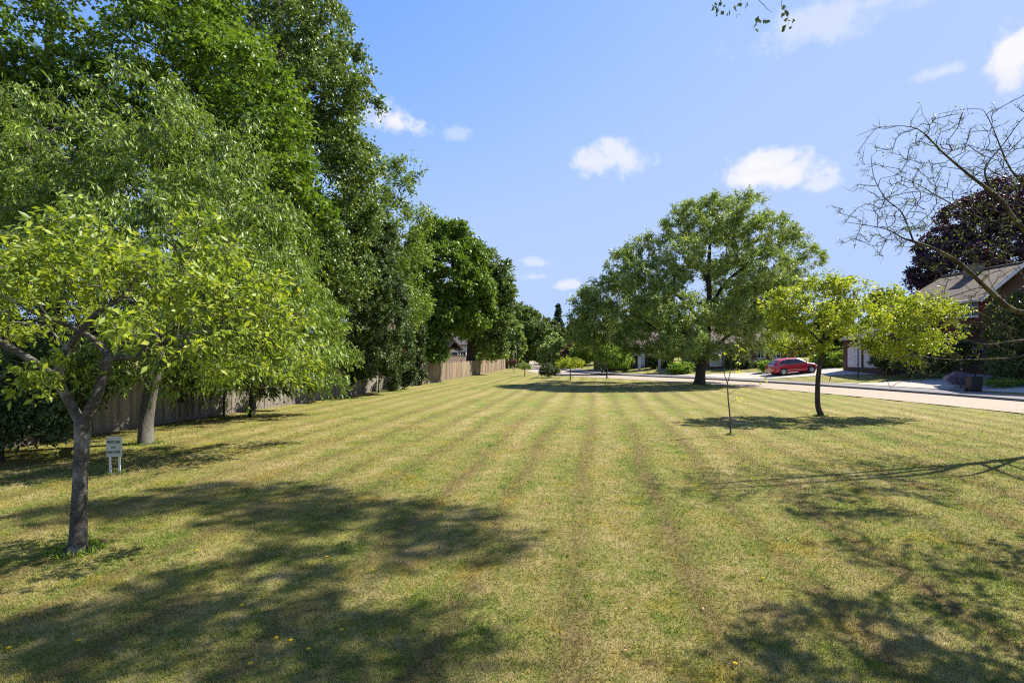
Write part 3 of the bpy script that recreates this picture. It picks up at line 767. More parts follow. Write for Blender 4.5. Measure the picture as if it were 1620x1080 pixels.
# ================================================================== STREET THINGS
def street():
    # recycling bin by the lavender
    Y = 30.8; x = X(1541, Y); z = .12; z = max(z, hz(x, Y))
    r = empty('wheelie_bin', (x, Y, z), 'square black bin standing on the pavement beside the lavender', 'bin', rz=R(-12))
    mb = MB(); mb.add([(-.26, -.26, .03), (.26, -.26, .03), (.26, .26, .03), (-.26, .26, .03), (-.31, -.31, .86), (.31, -.31, .86), (.31, .31, .86), (-.31, .31, .86)],
           [(0,3,2,1),(4,5,6,7),(0,1,5,4),(1,2,6,5),(2,3,7,6),(3,0,4,7)]); mb.build('tub', M['black'], r, bevel=.02)
    MB().box(-.33, .33, -.34, .33, .862, .92).build('lid', M['black'], r, bevel=.02)
    MB().tube([(-.2, .36, .84), (.2, .36, .84)], .018, 8).build('handle', M['black'], r)
    for s in (-1, 1): MB().lathe([(.09, -.025), (.1, 0), (.09, .025)], 16, Matrix.Translation((s*.3, .24, .09)) @ Matrix.Rotation(R(90), 4, 'Y')).build('wheel', M['tyre'], r)
    # lamp at the far bend
    Y = 84; x = X(817, Y); r = empty('street_lamp', (x, Y, 0), 'thin street lamp with a flat head at the far end of the fence', 'street lamp')
    MB().tube([(0, 0, 0), (0, 0, 1.1), (0, 0, 1.12), (0, 0, 4.1)], [.07, .07, .045, .035], 10).build('pole', M['steel'], r)
    mb = MB(); mb.box(-.1, .75, -.11, .11, 4.06, 4.16); mb.build('lamp_head', M['steel'], r, bevel=.03)
    MB().box(.15, .7, -.08, .08, 4.035, 4.058).build('lens', M['lampw'], r)
    # dark green post on the lawn edge
    x, Y = G(960, 598); r = empty('lamp_post', (x, Y, 0), 'thin dark green post standing alone at the lawn edge left of the big tree', 'post')
    MB().tube([(0, 0, -.05), (0, 0, .9), (0, 0, .92), (0, 0, 3.4)], [.075, .07, .04, .035], 10).build('pole', M['dark'], r)
    MB().lathe([(.05, 3.4), (.075, 3.43), (.06, 3.5), (.01, 3.53)], 12).build('cap', M['dark'], r)
    # post in front of the garage
    Y = 41.5; x = X(1357.5, Y); z = hz(x, Y); r = empty('lamp_post', (x, Y, z), 'slim dark post standing in front of the white garage doors', 'post')
    MB().tube([(0, 0, -.05), (0, 0, 3.0)], [.05, .04], 10).build('pole', M['dark'], r)
    MB().lathe([(.05, 3.0), (.1, 3.05), (.08, 3.25), (.02, 3.3)], 12).build('cap', M['dark'], r)
    # leaning black stake on the far verge
    Y = 41.2; x = X(1312, Y); z = hz(x, Y)
    o = MB().tube([(0, 0, -.05), (.14, 0, .5)], .03, 8).build('stake', M['dark']); o.location = (x, Y, z); tag(o, 'short leaning black stake in the verge beyond the road', 'stake')
    # pale leaning sticks by the far end of the fence
    for px, pt, dx, lab in ((805, 551, -.25, 'taller pale cut stem behind the far end of the fence'), (811, 557, .2, 'shorter pale leaning stem behind the far end of the fence')):
        Y = 81; x = X(px, Y)
        o = MB().tube([(0, 0, -.05), (dx*.4, 0, 1.2), (dx, 0, Z(pt, Y))], [.09, .08, .06], 8).build('cut_stem', M['stick']); o.location = (x, Y, 0); tag(o, lab, 'post')
street()

# ================================================================== HOUSES
def wall(L, Hh, openings, y0, th, mb):
    """wall along x from 0..L, z 0..Hh with rectangular openings (x0,x1,z0,z1)"""
    xs = sorted({0, L}|{o[0] for o in openings}|{o[1] for o in openings}); zs = sorted({-.8, Hh}|{o[2] for o in openings}|{o[3] for o in openings})
    for i in range(len(xs)-1):
        for j in range(len(zs)-1):
            cx = (xs[i]+xs[i+1])/2; cz = (zs[j]+zs[j+1])/2
            if any(o[0] < cx < o[1] and o[2] < cz < o[3] for o in openings): continue
            mb.box(xs[i], xs[i+1], y0, y0+th, zs[j], zs[j+1])
def window(parent, x0, x1, z0, z1, y, nv=2, sill=True, name='window', transom=True):
    """a frame in the opening facing -y"""
    f = .07; mb = MB(); mb.box(x0, x1, y+.05, y+.11, z0, z0+f); mb.box(x0, x1, y+.05, y+.11, z1-f, z1)
    mb.box(x0, x0+f, y+.05, y+.11, z0+f, z1-f); mb.box(x1-f, x1, y+.05, y+.11, z0+f, z1-f)
    for k in range(1, nv): xc = x0+(x1-x0)*k/nv; mb.box(xc-.03, xc+.03, y+.052, y+.108, z0+f, z1-f)
    if transom and z1-z0 > 1: mb.box(x0+f, x1-f, y+.054, y+.106, z1-.42, z1-.37)
    fr = mb.build(name, M['white'], parent)
    MB().box(x0+.02, x1-.02, y+.085, y+.09, z0+.02, z1-.02).build('pane', M['glass'], fr)
    if sill: MB().box(x0-.08, x1+.08, y-.06, y+.048, z0-.07, z0-.003).build('sill', M['white'], fr)
    return fr
def roof_plane(mb, quad, uvs, corners):
    pass
def gable_roof(parent, x0, x1, y0, y1, ze, zr, mat, over=.35, ridge='x', name='roof', th=.14):
    """two slopes with uv in metres"""
    me = bpy.data.meshes.new(name); V = []; Fc = []; UV = []
    if ridge == 'x':
        ym = (y0+y1)/2; sl = (zr-ze)/(ym-y0)
        prof = [((y0-over), ze-over*sl), (ym, zr), ((y1+over), ze-over*sl)]
        P = lambda u, w, a: (a, u, w); a0, a1 = x0-over, x1+over
    else:
        xm = (x0+x1)/2; sl = (zr-ze)/(xm-x0)
        prof = [((x0-over), ze-over*sl), (xm, zr), ((x1+over), ze-over*sl)]
        P = lambda u, w, a: (u, a, w); a0, a1 = y0-over, y1+over
    for (u0, w0), (u1, w1) in ((prof[0], prof[1]), (prof[2], prof[1])):
        L = math.hypot(u1-u0, w1-w0); b = len(V)
        V += [P(u0, w0+th, a0), P(u0, w0+th, a1), P(u1, w1+th, a1), P(u1, w1+th, a0), P(u0, w0, a0), P(u0, w0, a1), P(u1, w1, a1), P(u1, w1, a0)]
        for f in ((0,1,2,3), (4,5,6,7), (0,1,5,4), (1,2,6,5), (3,0,4,7)):
            Fc.append(tuple(b+i for i in f)); q = {0: (0, 0), 1: (a1-a0, 0), 2: (a1-a0, L), 3: (0, L), 4: (0, -.05), 5: (a1-a0, -.05), 6: (a1-a0, L), 7: (0, L)}
            UV += [q[i] for i in f]
    me.from_pydata(V, [], Fc); uv = me.uv_layers.new(name='UVMap')
    for i, c in enumerate(UV): uv.data[i].uv = c
    o = link(name, me, parent, mat)
    # ridge tiles
    mb = MB(); n = int((a1-a0)/.45)
    um, wm = prof[1]
    for k in range(n):
        a = a0+(a1-a0)*k/n
        pts = [P(um, wm+th-.02, a), P(um, wm+th-.02, a+(a1-a0)/n*.97)]; mb.tube(pts, .12, 8)
    mb.build('ridge_tiles', mat, o)
    return o
def house_right():
    # long side faces the road (-x). local x runs along world -y, local -y faces world -x  -> rotate by -90 deg
    g = .85
    r = empty('brick_house', (34.3, 45.9, g+.1), 'two storey brick house with brown tiled roof and white edged gable at the right', 'house', rz=R(-90)); r.scale = (1.075,)*3
    L = 17.0; D = 8.6; E = 5.15
    op = [(5.9, 7.7, 3.95, 5.0), (1.6, 2.9, 3.3, 4.2), (5.7, 8.0, 1.05, 2.1), (1.5, 3.2, .9, 2.1)]
    mb = MB(); wall(L, 2.45, [o for o in op if o[3] < 2.5], 0, .28, mb)
    mb.box(0, .28, .282, D, -.8, E); mb.box(L-.28, L, .282, D, -.8, E); mb.box(.282, L-.282, D-.28, D, -.8, E)
    mb.prism([(.02, E), (D-.02, E), (D/2, E+2.35)], .01, .27, 'x'); mb.prism([(.02, E), (D-.02, E), (D/2, E+2.35)], L-.27, L-.01, 'x')
    mb.build('wall', M['brick'], r)
    mb = MB()
    up = [(a, b, c-2.453, d-2.453) for a, b, c, d in op if d > 2.5]
    xs = MB(); xs_ = sorted({0.283, L-.283}|{o[0] for o in up}|{o[1] for o in up}); zs_ = sorted({0, E-2.453-.01}|{o[2] for o in up}|{o[3] for o in up})
    for i in range(len(xs_)-1):
        for j in range(len(zs_)-1):
            cx = (xs_[i]+xs_[i+1])/2; cz = (zs_[j]+zs_[j+1])/2
            if any(o[0] < cx < o[1] and o[2] < cz < o[3] for o in up): continue
            mb.box(xs_[i], xs_[i+1], -.04, .2, 2.453+zs_[j], 2.453+zs_[j+1])
    mb.build('tile_hung_wall', M['hung'], r)
    window(r, *op[0], 0-.04, 3); window(r, *op[1], -.04, 2); window(r, *op[2], 0, 3); window(r, *op[3], 0, 2)
    rf = gable_roof(r, 0, L, 0, D, E, E+2.55, M['roof'], .4, 'x')
    # fascia and gutter
    MB().box(-.3, 8.6, -.41, -.38, E-.24, E-.08).build('fascia', M['white'], r)
    MB().tube([(-.3, -.46, E-.12), (8.6, -.46, E-.12)], .055, 8).build('gutter', M['white'], r)
    mb = MB(); mb.box(2.6, 3.6, D/2-.9, D/2-.1, E+1.7, E+3.0); mb.box(2.53, 3.67, D/2-.97, D/2-.03, E+3.0, E+3.1)
    ch = mb.build('chimney', brick_mat('pale_chimney_brick', (.24, .19, .14), (.3, .25, .19), (.2, .18, .15)), rf)
    for q in (): MB().lathe([(.12, E+3.42), (.1, E+3.75), (.12, E+3.8)], 12, Matrix.Translation((q, D/2-.5, 0))).build('chimney_pot', M['brickr'], ch)
    # front gable wing projecting towards the road
    mb = MB(); x0, x1 = 9.3, 15.7; yf = -.6
    mb.box(x0, x1, yf, yf+.28, -.8, E); mb.box(x0, x0+.28, yf+.282, -.042, -.8, E); mb.box(x1-.28, x1, yf+.282, -.042, -.8, E)
    mb.prism([(x0+.02, E), (x1-.02, E), ((x0+x1)/2, E+1.95)], yf+.01, yf+.27, 'y'); mb.build('gable_wall', M['brick'], r)
    gable_roof(r, x0, x1, yf, 3.2, E, E+2.1, M['roof'], .35, 'y', name='gable_roof')
    mb = MB(); xm = (x0+x1)/2; sl = 2.1/(xm-x0)
    for s in (-1, 1):
        a = xm+s*(xm-x0+.36); mb.prism([(a, E-.36*sl-.16), (a, E-.36*sl+.13), (xm, E+2.1+.13), (xm, E+2.1-.16)], yf-.385, yf-.352, 'y')
    mb.build('bargeboard', M['white'], r)
def garage(name, loc, rz, L, D, Hh, doors, label, cat, wallmat, windows=(), roofh=1.2, ridge='x', roofmat='roof2', doorwin=False, roof=True):
    r = empty(name, loc, label, cat, rz=rz)
    op = list(doors)+list(windows); mb = MB(); wall(L, Hh, op, 0, .25, mb)
    mb.box(0, .25, .252, D, -.8, Hh); mb.box(L-.25, L, .252, D, -.8, Hh); mb.box(.252, L-.252, D-.25, D, -.8, Hh)
    if roofh > .3:
        if ridge == 'x':
            mb.prism([(.02, Hh), (D-.02, Hh), (D/2, Hh+roofh-.12)], .01, .24, 'x'); mb.prism([(.02, Hh), (D-.02, Hh), (D/2, Hh+roofh-.12)], L-.24, L-.01, 'x')
    mb.build('wall', wallmat, r)
    for d in doors:
        mb = MB(); n = max(4, int((d[1]-d[0])/.25))
        for k in range(n):
            a = d[0]+.03+(d[1]-d[0]-.06)*k/n; b = d[0]+.03+(d[1]-d[0]-.06)*(k+.93)/n; mb.box(a, b, .08, .12, d[2]+.02, d[3]-.02)
        mb.box(d[0]+.02, d[1]-.02, .121, .15, d[2]+.02, d[3]-.02)
        o = mb.build('garage_door' if d[1]-d[0] > 1.3 else 'door', M['white'], r)
        MB().box((d[0]+d[1])/2-.06, (d[0]+d[1])/2+.06, .05, .079, d[2]+.9, d[2]+.94).build('handle', M['steel'], o)
    for w in windows: window(r, *w, 0, 2)
    if roofh > .3: gable_roof(r, 0, L, 0, D, Hh, Hh+roofh, M[roofmat], .3, ridge)
    else: MB().box(-.15, L+.15, -.15, D+.15, Hh+.003, Hh+.22).build('roof', M['white'], r)
    return r
house_right()
garage('garage', (30.4, 47.0, 1.22), R(-90), 5.2, 3.7, 2.5, [(.45, 2.42, 0, 2.1), (2.58, 4.6, 0, 2.1)], 'garage with two white up and over doors behind the golden leaved tree', 'garage', M['brick'], roofh=1.1, ridge='x')
garage('bungalow', (21.7, 57.5, .98), 0, 10.5, 8, 2.6, [(.5, 2.0, 0, 1.95)], 'low brown brick house with white framed windows behind the red car', 'house', M['brick'],
       [(5.8, 6.7, .95, 2.0), (7.6, 8.5, .95, 2.0)], roofh=2.3, roofmat='roof')
garage('bungalow', (11.8, 66, .75), 0, 9, 8, 2.5, [(4.4, 5.4, 0, 2.05)], 'dark brick house with a pale porch half hidden left of the big tree trunk', 'house', brick_mat('dark_brick', (.07, .05, .04), (.1, .07, .055), (.08, .07, .06)),
       [(6.6, 7.9, .9, 1.9)], roofh=2.2, roofmat='roof')
def porch():
    Y = 62; x = X(1010, Y); r = empty('porch', (x, Y, hz(x, Y)), 'small white framed porch left of the big tree trunk', 'porch')
    for dx in (0, 2.4): MB().box(dx, dx+.3, 0, .3, -.2, 1.9).build('post', M['white'], r)
    MB().box(-.12, 2.85, -.1, 1.5, 1.903, 2.12).build('canopy', M['white'], r)
porch()
# houses beyond the fence
def white_house():
    Y = 72; x = X(700, Y); r = empty('white_house', (x, Y, -.3), 'white rendered house with a brown roofed bay window beyond the fence', 'house', rz=R(42))
    mb = MB(); wall(5.6, 4.1, [(3.1, 4.1, 2.1, 3.1)], 0, .25, mb); mb.box(0, .25, .252, 7, -.5, 4.1); mb.box(5.35, 5.6, .252, 7, -.5, 4.1); mb.build('wall', M['render'], r)
    window(r, 3.1, 4.1, 2.1, 3.1, 0)
    gable_roof(r, 0, 5.6, 0, 7, 4.1, 6.0, M['roof2'], .3, 'x')
    mb = MB(); mb.box(-.2, 1.9, -1.6, -.01, -.5, 3.4); mb.build('bay', plain('brown_cladding', (.24, .17, .13), .8), r)
    mb = MB(); mb.box(.4, 1.5, -1.66, -1.61, 2.15, 3.1); f = mb.build('window', M['white'], r); MB().box(.48, 1.42, -1.68, -1.662, 2.22, 3.03).build('pane', M['glass'], f)
    gable_roof(r, -.4, 2.1, -1.6, 0, 3.4, 4.5, M['roof'], .2, 'y', name='bay_roof')
    mb = MB(); mb.box(-2.6, 2.0, -3.4, -1.62, -.5, 1.5); mb.build('lower_wall', M['render'], r)
    gable_roof(r, -2.6, 2.2, -3.6, -1.7, 1.5, 2.3, M['roof'], .2, 'x', name='lower_roof')
white_house()
garage('red_brick_house', (-15.5, 52, -.3), R(6), 6.2, 8, 5.2, [], 'orange red brick house glimpsed through the trees beyond the fence', 'house', M['brickr'], [(4.2, 5.3, 1.2, 2.4), (4.2, 5.3, 3.6, 4.8), (1.0, 2.2, 3.6, 4.8)], roofh=3, roofmat='roof')

# ================================================================== TREES
tufts()
# near forked tree, left
def near_tree():
    Y = 6.23; x, y = G(122, 872)
    lobes = [lob(40, 430, 6.0, 95, 55, .9), lob(-60, 440, 6.4, 90, 70, 1.), lob(150, 430, 6.6, 75, 45, .9), lob(130, 385, 6.2, 80, 32, .7), lob(250, 430, 6.2, 65, 50, .9),
             lob(320, 390, 6.6, 55, 40, .7), lob(340, 460, 6.6, 85, 55, 1.), lob(420, 480, 6.9, 62, 40, .8), lob(420, 550, 6.6, 75, 35, .8),
             lob(290, 520, 6.0, 80, 40, .9), lob(330, 575, 6.8, 60, 26, .6), lob(60, 580, 5.6, 52, 28, .5), lob(10, 500, 6.8, 80, 40, 1.1), lob(-120, 510, 6.2, 80, 50, 1.), lob(180, 500, 7.2, 80, 30, .8),
             lob(470, 575, 7.0, 40, 22, .5)]
    tree('forked_tree', 'near forked tree with yellow green leaves and mottled grey trunk left of the sign', 'tree', (x, y),
         [(x, y, -.1, .16), (x, y, .02, .13), (x+.02, y, .35, .108), (x+.04, y, .9, .096), (x+.06, y, 1.3, .1), tr(130, 668, Y, .108)],
         [[tr(128, 668, Y, .075), tr(112, 640, Y, .066), tr(94, 602, Y-.1, .062), tr(101, 562, Y-.2, .056), tr(130, 522, Y-.2, .05), tr(158, 492, Y-.1, .045), tr(193, 470, Y, .038), tr(222, 433, Y+.1, .028), tr(227, 405, Y+.1, .02)],
          [tr(132, 668, Y, .085), tr(148, 638, Y, .078), tr(164, 595, Y+.1, .074), tr(172, 568, Y+.1, .07), tr(210, 565, Y+.2, .036), tr(255, 545, Y+.2, .04), tr(300, 528, Y+.3, .03), tr(370, 520, Y+.4, .018)],
          [tr(172, 568, Y+.1, .05), tr(160, 548, Y+.3, .05), tr(130, 525, Y+.5, .04), tr(80, 505, Y+.6, .028)],
          [tr(96, 602, Y-.1, .045), tr(60, 575, Y+.1, .045), tr(30, 558, Y+.2, .055), tr(-20, 530, Y+.3, .045), tr(-90, 490, Y+.2, .03)],
          [tr(193, 470, Y, .03), tr(250, 465, Y+.2, .022), tr(300, 455, Y+.3, .016), tr(350, 430, Y+.4, .012)]],
         lobes, 360, 'lime', 'barkA', 3, 6, .3, .1, .46, 11, rs=.78, rk=.45, minfork=1.4, tip=.004, twig_r=.0022, droop=.18, hang=.35, flat=.55, up=1.0, trunk_sides=24, sides=8, curve=.2)
near_tree()
def cherry():
    x, y = G(230, 702); Y = 13.8
    lobes = [lob(40, 330, 13, 110, 80, 2), lob(160, 280, 13, 110, 80, 2), lob(290, 270, 13.5, 95, 80, 1.8), lob(350, 340, 13, 100, 75, 1.8), lob(240, 370, 11.5, 130, 70, 1.5),
             lob(90, 420, 11.5, 110, 60, 1.5), lob(400, 420, 12.5, 85, 60, 1.5), lob(440, 480, 13, 75, 50, 1.5), lob(330, 470, 11.5, 110, 60, 1.3), lob(470, 540, 13.2, 62, 42, 1.2),
             lob(380, 560, 12.2, 90, 40, 1.2), lob(290, 590, 12.5, 70, 26, 1.), lob(240, 190, 14, 85, 65, 1.6), lob(100, 210, 14.5, 100, 70, 1.6), lob(-60, 300, 14, 100, 90, 2), lob(190, 560, 12, 80, 30, 1), lob(500, 590, 14, 28, 22, .6), lob(350, 240, 14, 60, 60, 1.2), lob(260, 540, 16.5, 60, 40, 1.5), lob(180, 530, 15, 60, 40, 1.5), lob(350, 540, 17.5, 60, 34, 1.5), lob(420, 540, 18.5, 50, 30, 1.4), lob(290, 500, 15.5, 60, 45, 1.5), lob(340, 440, 16, 60, 50, 1.5)]
    tree('cherry_tree', 'broad spreading cherry tree with drooping pale green leaves behind the sign', 'tree', (x, y),
         [(x, y, -.1, .3), (x, y, .03, .24), tr(232, 660, Y, .205), tr(240, 610, Y, .2), tr(250, 570, Y, .19), tr(246, 520, Y, .15), tr(243, 440, Y, .12), tr(240, 330, Y, .07)],
         [[tr(248, 585, Y, .16), tr(290, 545, Y-.4, .12), tr(340, 520, Y-.9, .09), tr(410, 500, Y-1.2, .06), tr(470, 500, Y-1.2, .03)],
          [tr(246, 575, Y, .15), tr(200, 520, Y-.6, .11), tr(140, 470, Y-1.2, .08), tr(60, 420, Y-1.6, .05)],
          [tr(244, 520, Y, .12), tr(300, 430, Y, .08), tr(370, 350, Y, .05), tr(420, 330, Y, .03)],
          [tr(244, 500, Y, .1), tr(190, 380, Y+.2, .07), tr(120, 280, Y+.2, .05), tr(80, 210, Y+.2, .03)]],
         lobes, 1000, 'cherry', 'barkG', 4, 11, .62, .155, .32, 12, rk=.6, rs=.82, minfork=1.6, tip=.011, twig_r=.0045, droop=.35, hang=1.1, flat=.5, up=.7, trunk_sides=18, sides=8, curve=.25)
cherry()

def cherry_behind():
    Y = 19.6; x = X(398, Y)
    tree('cherry_tree', 'drooping cherry close to the shaded fence, right of the broad spreading cherry', 'tree', (x, Y),
         [(x, Y, -.1, .18), (x, Y, .05, .14), (x+.1, Y, 1.6, .12), (x, Y, 3.5, .09), (x, Y, 6, .04)], (),
         [lob(400, 500, 19.6, 55, 50, 1.8), lob(450, 470, 19.8, 55, 50, 1.8), lob(500, 500, 20.2, 42, 40, 1.5), lob(520, 560, 20.5, 32, 26, 1.2), lob(460, 560, 20, 50, 28, 1.5), lob(390, 570, 19, 50, 26, 1.4), lob(330, 560, 18.6, 50, 34, 1.4), lob(420, 400, 20, 55, 50, 1.8), lob(350, 450, 19.5, 50, 60, 1.6), lob(390, 430, 17.5, 60, 60, 1.6), lob(440, 380, 18.5, 50, 50, 1.5), lob(330, 480, 17, 50, 50, 1.5)],
         640, 'cherry', 'barkB', 4, 11, .6, .15, .36, 13, minfork=1.4, tip=.007, twig_r=.004, droop=.35, hang=1.0, flat=.5, up=.7, rk=.6)
cherry_behind()

def big(name, label, cat, px, Y, lobes, ntar, leaf, bark='barkB', tw=.45, h0=0, ztop=None, group=None, **kw):
    x = X(px, Y); g = hz(x, Y); top = ztop or max(l[2] for l in lobes)
    tk = [(x, Y, g-.1, tw*1.35), (x, Y, g+.3, tw*1.05), (x+.1, Y, g+(top-g)*.3, tw*.8), (x-.1, Y+.1, g+(top-g)*.6, tw*.5), (x, Y, top, tw*.15)]
    return tree(name, label, cat, (x, Y), tk, (), lobes, ntar, leaf, bark, group=group, **kw)

big('maple_tree', 'tall maple with bright green layered leaves and dark bare limbs at the top left corner', 'tree', 78, 19,
    [(*lob(60, 60, 19, 95, 60, 3)[:6], 1800), (*lob(200, 60, 18.5, 95, 60, 3)[:6], 3200), lob(310, 90, 18, 85, 65, 2.5), lob(390, 150, 18, 75, 60, 2.2), lob(120, 160, 18, 110, 60, 2.5), lob(420, 210, 18, 55, 45, 1.8), lob(20, 190, 18, 110, 60, 2.5),
     lob(260, 190, 18, 110, 60, 2.2), lob(330, 0, 19.5, 80, 70, 3), (*lob(150, -60, 19, 110, 60, 3)[:6], 2000), (*lob(-80, 60, 19, 90, 110, 3)[:6], 2500), lob(-60, 280, 18, 100, 80, 3), lob(60, 300, 19, 90, 60, 3), lob(250, 290, 19, 90, 50, 2), lob(440, 275, 18, 48, 38, 1.8), lob(400, 340, 17.5, 60, 40, 1.8), lob(470, 330, 18.5, 36, 30, 1.4)],
    860, 'maple', tw=.42, seed=21, rk=.55, T=6, Ln=10, twl=.85, ll=.165, ratio=.75, flat=.35, up=1.3, droop=.15, hang=.25, minfork=3, tip=.012, twig_r=.006)
big('linden_tree', 'very tall dark green tree reaching above the frame beyond the fence', 'tree', 440, 26,
    [lob(420, 30, 27, 80, 75, 3.5), lob(490, 40, 26, 55, 60, 3), lob(530, 95, 26, 48, 45, 2.2), lob(560, 150, 26, 38, 32, 1.6), lob(500, 150, 25.5, 70, 60, 3), lob(430, 140, 26, 90, 80, 3.5), lob(530, 215, 26, 55, 40, 2.5), lob(560, 265, 26, 44, 42, 2.2),
     lob(460, 240, 25.5, 90, 70, 3.5), lob(520, 330, 26, 75, 60, 3), lob(440, 340, 26, 100, 70, 3.5), lob(500, 420, 25.5, 90, 70, 3), lob(400, 440, 26, 90, 80, 3), lob(430, -60, 27, 75, 60, 3.5), lob(340, 300, 27, 80, 90, 3), lob(572, 320, 26.5, 30, 30, 1.5), lob(340, 40, 28, 70, 80, 3)],
    1150, 'linden', tw=.6, seed=22, T=7, Ln=12, twl=.75, ll=.15, ratio=.75, droop=.45, hang=.7, up=.6, minfork=3, tip=.015, flat=.8)
big('airy_tree', 'lighter feathery tree with thin sparse top beside the tall dark tree', 'tree', 592, 34,
    [lob(622, 290, 34, 30, 36, 1.6, w=900), lob(645, 275, 34, 22, 28, 1.2, w=300), lob(610, 350, 34, 42, 40, 2.4), lob(640, 400, 34, 42, 45, 2.5), lob(600, 430, 34, 50, 50, 2.5), lob(640, 470, 34, 40, 40, 2), lob(655, 340, 34, 24, 30, 1.5), lob(580, 370, 34, 40, 50, 2)],
    380, 'cherry', tw=.3, seed=23, T=5, Ln=11, twl=.7, ll=.16, ratio=.55, droop=.2, hang=.5, minfork=3, tip=.014)
big('ivy_clad_tree', 'dark ivy covered tree leaning over the weathered fence panels', 'tree', 530, 29.5,
    [lob(570, 420, 29, 50, 60, 2), lob(550, 500, 28.5, 55, 50, 2), lob(600, 480, 29.5, 42, 60, 2), lob(575, 555, 29, 48, 30, 1.6), lob(620, 545, 31, 38, 32, 1.6), lob(530, 440, 28, 45, 60, 2), lob(520, 550, 27, 40, 32, 1.6), lob(600, 380, 30, 30, 40, 1.6), lob(555, 350, 29.5, 35, 40, 1.5)],
    620, 'ivy', tw=.35, seed=24, T=6, Ln=13, twl=.5, ll=.13, ratio=.85, droop=.3, hang=.6, minfork=1.2, tip=.012, shell=.75)
big('ivy_tree', 'dark ivy wrapped trunk standing against the fence where the weathered panels end', 'tree', 662, 39.8,
    [lob(662, 570, 39.8, 9, 34, .45), lob(660, 520, 39.8, 12, 30, .6), lob(664, 598, 39.6, 13, 8, .5), lob(655, 550, 39.8, 12, 20, .5)], 160, 'ivy', tw=.22, seed=25, T=5, Ln=10, twl=.3, ll=.12, ratio=.85, hang=.6, minfork=.2, ztop=7.5, tip=.01)
big('horse_chestnut', 'full dark green tree with rounded leaf clumps right of the ivy wrapped trunk', 'tree', 687, 45,
    [lob(690, 380, 45, 35, 32, 2.4), lob(715, 375, 45, 28, 26, 2), lob(740, 410, 45, 26, 30, 2), lob(705, 430, 44, 50, 45, 3), lob(750, 460, 45, 30, 38, 2), lob(690, 490, 44, 46, 40, 2.6), lob(735, 500, 45, 34, 30, 2), lob(670, 420, 45, 30, 50, 2.4), lob(680, 545, 43, 24, 24, 1.5), lob(765, 490, 46, 16, 18, 1)],
    760, 'maple', tw=.45, seed=26, T=6, Ln=12, twl=.6, ll=.24, ratio=.7, droop=.25, hang=.6, minfork=2.4, tip=.016, shell=.8)
big('oak_tree', 'dark tree with an open ragged crown and thick trunk behind the tan fence panels', 'tree', 744, 60,
    [lob(770, 420, 60, 22, 24, 2), lob(790, 435, 60, 20, 24, 1.8), lob(800, 470, 60, 15, 22, 1.4), lob(770, 470, 60, 34, 34, 2.6), lob(745, 450, 61, 34, 40, 2.6), lob(790, 510, 60, 24, 22, 2), lob(750, 515, 60, 32, 22, 2.4), lob(775, 545, 60, 24, 16, 2)],
    460, 'linden', tw=.6, seed=27, T=5, Ln=11, twl=.8, ll=.27, ratio=.75, minfork=3, tip=.02, shell=.75)
# the big olive green tree on the right
def big_right():
    x, y = G(1107, 608); Y = y
    lobes = [lob(1120, 350, 40, 46, 38, 3), lob(1165, 345, 40.5, 42, 36, 3), lob(1085, 355, 41, 34, 34, 2), lob(1215, 372, 40, 40, 32, 2.6), lob(1242, 392, 40.5, 34, 28, 2.4), lob(1276, 408, 40.5, 22, 16, 1.3),
             lob(1190, 430, 38.5, 60, 36, 2.6), lob(1070, 410, 38.5, 48, 36, 2.8), lob(1020, 400, 41, 30, 26, 2), lob(990, 430, 41, 34, 36, 2.4), lob(1030, 450, 38.5, 50, 36, 2.8), lob(955, 470, 41, 40, 28, 2.2), lob(925, 490, 41.5, 30, 28, 1.8),
             lob(975, 510, 39.5, 50, 34, 2.5), lob(1060, 490, 36.5, 60, 40, 2.5), lob(1080, 535, 35.5, 42, 26, 1.8), lob(1020, 535, 38, 50, 24, 2), lob(930, 530, 41, 34, 22, 1.6), lob(1160, 500, 39.5, 45, 34, 2.6), lob(1200, 480, 41, 42, 36, 2.4), lob(1200, 535, 40, 45, 26, 2),
             lob(1140, 400, 42, 50, 40, 2.4), lob(1236, 440, 42, 32, 26, 2), lob(1120, 550, 39, 40, 14, 1.6), lob(1165, 470, 45, 50, 60, 2), lob(1010, 480, 45, 60, 50, 2)]
    tree('olive_green_tree', 'largest spreading olive green tree standing on the lawn beside the road', 'tree', (x, y),
         [(x, y, -.1, .7), (x, y, .05, .5), tr(1108, 592, Y, .37), tr(1110, 574, Y, .38), tr(1118, 540, Y, .27), tr(1122, 480, Y, .2), tr(1121, 430, Y, .17), tr(1124, 370, Y, .08)],
         [[tr(1110, 576, Y, .26), tr(1094, 562, Y-.3, .2), tr(1065, 540, Y-1, .15), tr(1030, 515, Y-1.5, .1), tr(990, 490, Y-1.5, .05)],
          [tr(1110, 575, Y, .22), tr(1128, 552, Y+.5, .17), tr(1160, 525, Y+1, .12), tr(1200, 500, Y+1, .06)],
          [tr(1121, 490, Y, .16), tr(1150, 445, Y, .12), tr(1195, 412, Y, .08), tr(1240, 395, Y, .04)],
          [tr(1121, 450, Y, .12), tr(1100, 400, Y, .09), tr(1088, 360, Y, .05)],
          [tr(1119, 520, Y, .16), tr(1075, 470, Y+.5, .12), tr(1020, 430, Y+.8, .07)]],
         lobes, 1600, 'alder', 'barkB', 6, 17, .66, .14, .6, 31, rk=.5, minfork=1.6, tip=.016, shell=.7, droop=.15, hang=.3, trunk_sides=18, sides=7)
big_right()
